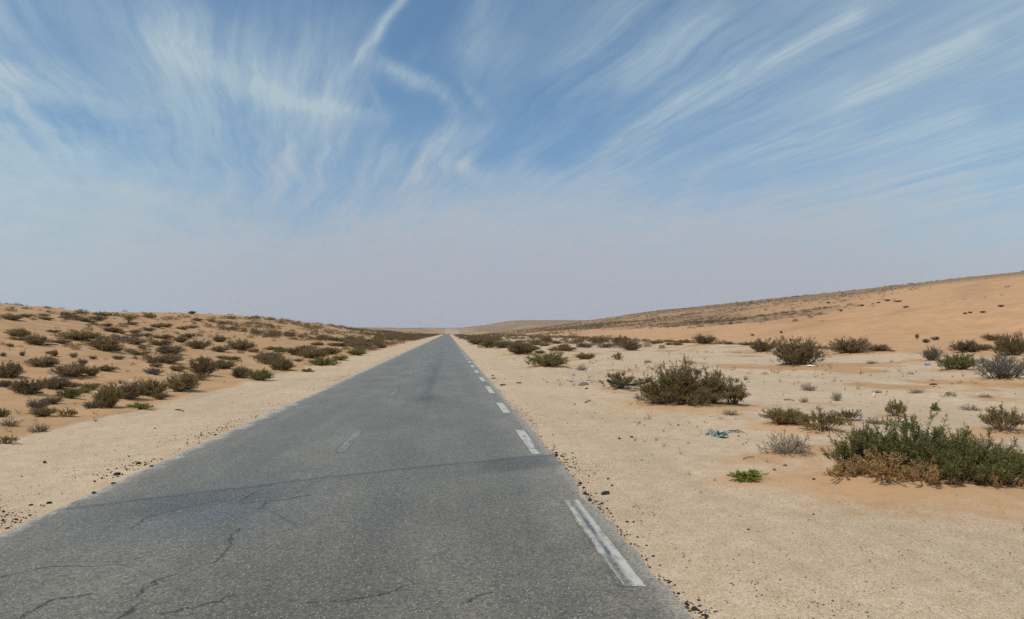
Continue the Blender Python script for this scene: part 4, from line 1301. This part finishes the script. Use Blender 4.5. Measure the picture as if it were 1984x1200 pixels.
def tread(px, py, w, lab, seed, rot=0.0):
    """torn block of tyre tread: a bent slab with ribs"""
    x, y, d = hit(px, py); L = w * d / FPX
    r = random.Random(seed); pts = []
    for t in np.linspace(-.5, .5, 7): pts.append((t * L, .04 * L * r.uniform(-1, 1), .05 * L + .28 * L * (.25 - t * t) * r.uniform(.5, 1.1), L * .5))
    o = link('tyre_scrap', sweep('tyre_scrap', pts, [(-.42, -.10), (.38, -.12), (.44, .12), (.24, .20), (.2, .12), (.04, .14), (0, .22), (-.2, .2), (-.24, .12), (-.44, .14)], M_RUBBER))
    o.location = (x, y, gz(x, y)); o.rotation_euler = (0, 0, rot); tag(o, lab, 'tyre scrap', 'torn scraps of black tyre')


tread(957, 734, 9, 'upper left black tyre scrap of the three near the road edge', 1, .2)
tread(974, 747, 12, 'lower left black tyre scrap, nearest the road edge', 2, .5)
tread(1006, 743, 10, 'black tyre scrap right of the other two near the road edge', 3, -.1)
tread(1081, 737, 5, 'tiny black tyre scrap left of the pair by the scrap dome', 4)
tread(1100, 738, 5, 'left one of the small pair of tyre scraps by the scrap dome', 5)
tread(1107, 740, 7, 'right one of the small pair of tyre scraps by the scrap dome', 6)
tread(1137, 754, 9, 'black tyre scrap just below the scrap dome', 7, .8)
tread(978, 735, 4, 'tiny tyre scrap behind the two near the road edge', 8)
tread(1808, 746, 13, 'black tyre scrap on the sand below the green rounded bush', 9, .1)
tread(76, 765, 14, 'dark tyre scrap at the right foot of the rounded brown sand shrub', 10)


def crumple(name, px, py, wpx, hpx, mat, lab, cat, seed, group=None, lift=0.0, n=16, aspect=.7):
    """a crushed sheet with real thickness"""
    import bmesh
    x, y, d = hit(px, py); w, h = wpx * d / FPX, hpx * d / FPX
    gx_, gy_ = np.meshgrid(np.linspace(-.5, .5, n), np.linspace(-.5, .5, n))
    ed = 1 - np.maximum(np.abs(gx_), np.abs(gy_)) * 2
    z = h * (np.abs(fbm(gx_ * 5 + seed, gy_ * 5, seed, 3)) * 2.0 + .30 * fbm(gx_ * 14, gy_ * 14 + seed, seed + 3, 2) + .12)
    z = np.maximum(z * (.35 + .65 * np.clip(ed * 3, 0, 1)), .004)
    X = gx_ * w * (1 + .5 * fbm(gy_ * 3, gx_ * 3 + seed, seed + 1, 2)) ; Y = gy_ * w * aspect * (1 + .9 * fbm(gx_ * 3, gy_ * 3 + seed, seed + 2, 2))
    bm = bmesh.new()
    vs = [bm.verts.new((X[i, j], Y[i, j], z[i, j])) for i in range(n) for j in range(n)]
    for i in range(n - 1):
        for j in range(n - 1): bm.faces.new((vs[i * n + j], vs[i * n + j + 1], vs[(i + 1) * n + j + 1], vs[(i + 1) * n + j]))
    bmesh.ops.recalc_face_normals(bm, faces=bm.faces[:])
    bmesh.ops.solidify(bm, geom=bm.faces[:], thickness=.003)
    me = bpy.data.meshes.new(name); bm.to_mesh(me); bm.free(); me.materials.append(mat)
    o = link(name, me); o.location = (x, y, gz(x, y) + lift); o.rotation_euler = (0, 0, random.Random(seed).uniform(-.3, .3)); tag(o, lab, cat, group)
    return o


mcl, nt, b = material('patterned_cloth')
tcn = nt.nodes.new('ShaderNodeTexCoord')
pn = noise(nt, tcn.outputs['Object'], 14.0, 3, .6); pn2 = noise(nt, tcn.outputs['Object'], 8.0, 2)
cc = mix(nt, pn.step(.46, .54), (.06, .11, .085), (.42, .48, .42)); cc = mix(nt, pn2.step(.52, .56), cc, (.02, .045, .035))
nt.links.new(cc, b.inputs['Base Color']); b.inputs['Roughness'].default_value = .6
cloth = crumple('crumpled_cloth', 1388, 845, 46, 15, mcl, 'crumpled green and white patterned cloth on the grit left of the scrub', 'cloth', 31, None, 0, 30, .8)
G = 'small scraps of litter'
M_GREYCLOTH = simple('grey_rag', (.30, .31, .31), .9, .1)
crumple('rag', 1420, 838, 26, 5, M_GREYCLOTH, 'grey rag trailing right from the crumpled cloth', 'rag', 33, None, 0, 14, .4)
crumple('plastic_scrap', 1797, 708, 11, 5, M_BLUE, 'small bright blue scrap left of the green rounded bush', 'litter', 34, G)
crumple('paper_scrap', 1570, 713, 13, 4, M_WHITE, 'flat white scrap at the foot of the tallest dark brown shrub', 'litter', 35, G)
crumple('plastic_scrap', 1425, 685, 9, 4, M_VIOLET, 'blue grey scrap on the flat left of the rounded dark berm shrub', 'litter', 36, G)
crumple('plastic_scrap', 1110, 728, 8, 4, M_VIOLET, 'violet wrapper on the grit behind the pair of tyre scraps', 'litter', 37, G)
crumple('plastic_scrap', 977, 686, 6, 4, M_YELLOW, 'yellow scrap left of the dark brown roadside bush', 'litter', 38, G)
crumple('plastic_scrap', 100, 746, 10, 4, M_CYAN, 'light blue scrap at the foot of the grey shrub', 'litter', 39, G)
crumple('plastic_scrap', 103, 727, 8, 3, M_CYAN, 'pale blue scrap beside the middle of the long dark clump', 'litter', 40, G)
crumple('paper_scrap', 253, 738, 6, 3, M_WHITE, 'white scrap just behind the dark middle of the big clump', 'litter', 41, G)
crumple('paper_scrap', 185, 762, 6, 5, M_WHITE, 'white scrap between the diagonal green strip and the upright olive bush', 'litter', 42, G)
crumple('paper_scrap', 202, 715, 11, 2, M_WHITE, 'flat pale scrap on bare sand left of the grey brown lone dome', 'litter', 43, G)
crumple('plastic_scrap', 390, 737, 16, 3, M_CYAN, 'greyish blue scrap below the dark rounded bush', 'litter', 44, G)
crumple('plastic_scrap', 362, 762, 9, 3, M_CYAN, 'blue scrap at the foot of the rounded olive end bush', 'litter', 45, G)
crumple('paper_bag', 1755, 823, 20, 10, M_WHITE, 'crumpled white bag behind the top of the large lush green bush', 'bag', 46, None, .05)


def bottle(px, py, lpx, mat, capm, lab, rot, tilt=0.0):
    x, y, d = hit(px, py); L = lpx * d / FPX
    prof = [(0, 0), (.12, .0), (.14, .03), (.14, .30), (.125, .34), (.14, .38), (.14, .66), (.10, .80), (.05, .90), (.05, .95), (0, .95)]
    def lathe(pr, nm, m):
        V, Fc = [], []
        for (r_, a) in pr:
            for q in range(16): V.append((a * L, r_ * L * math.cos(q / 16 * 2 * PI), r_ * L * math.sin(q / 16 * 2 * PI)))
        for i in range(len(pr) - 1):
            for q in range(16): Fc.append((i * 16 + q, i * 16 + (q + 1) % 16, (i + 1) * 16 + (q + 1) % 16, (i + 1) * 16 + q))
        me = bpy.data.meshes.new(nm); me.from_pydata(V, [], Fc); me.update(); me.polygons.foreach_set('use_smooth', np.ones(len(Fc), bool)); me.materials.append(m)
        return me
    o = empty('bottle', (x, y, gz(x, y) + .13 * L)); o.rotation_euler = (0, tilt, rot)
    link('body', lathe(prof, 'bottle_body', mat), o); link('cap', lathe([(0, .92), (.062, .92), (.062, 1.0), (0, 1.0)], 'bottle_cap', capm), o)
    tag(o, lab, 'bottle', 'plastic bottles on the right flat')


mpl, nt, b = material('clear_plastic'); b.inputs['Base Color'].default_value = (.62, .68, .72, 1); b.inputs['Roughness'].default_value = .2; b.inputs['Transmission Weight'].default_value = .35
bottle(1658, 817, 19, mpl, M_WHITE, 'clear plastic bottle lying at the foot of the thin green shrub', .15)
bottle(1692, 769, 9, M_WHITE, M_WHITE, 'small white bottle leaning on the sand in the right flat', .6, -1.0)


# ------------------------------------------------------------------ air
import bmesh
bm = bmesh.new(); bmesh.ops.create_cube(bm, size=1.0)
hz = bpy.data.meshes.new('haze'); bm.to_mesh(hz); bm.free()
hm = bpy.data.materials.new('haze'); hm.use_nodes = True
hn = hm.node_tree; hn.nodes.clear()
vo = hn.nodes.new('ShaderNodeVolumePrincipled'); vo.inputs['Color'].default_value = (.93, .93, .95, 1); vo.inputs['Density'].default_value = .9e-4
ou = hn.nodes.new('ShaderNodeOutputMaterial'); hn.links.new(vo.outputs[0], ou.inputs['Volume'])
hz.materials.append(hm)
lowest, highest = float(GZ.min()) - 1.0, float(GZ.max()) + 6.0
haze = link('haze', hz); haze.scale = (9000, 5600, highest - lowest); haze.location = (0, 2600, (highest + lowest) / 2)
tag(haze, 'thin pale desert haze over the whole plain', 'haze', None, 'stuff')
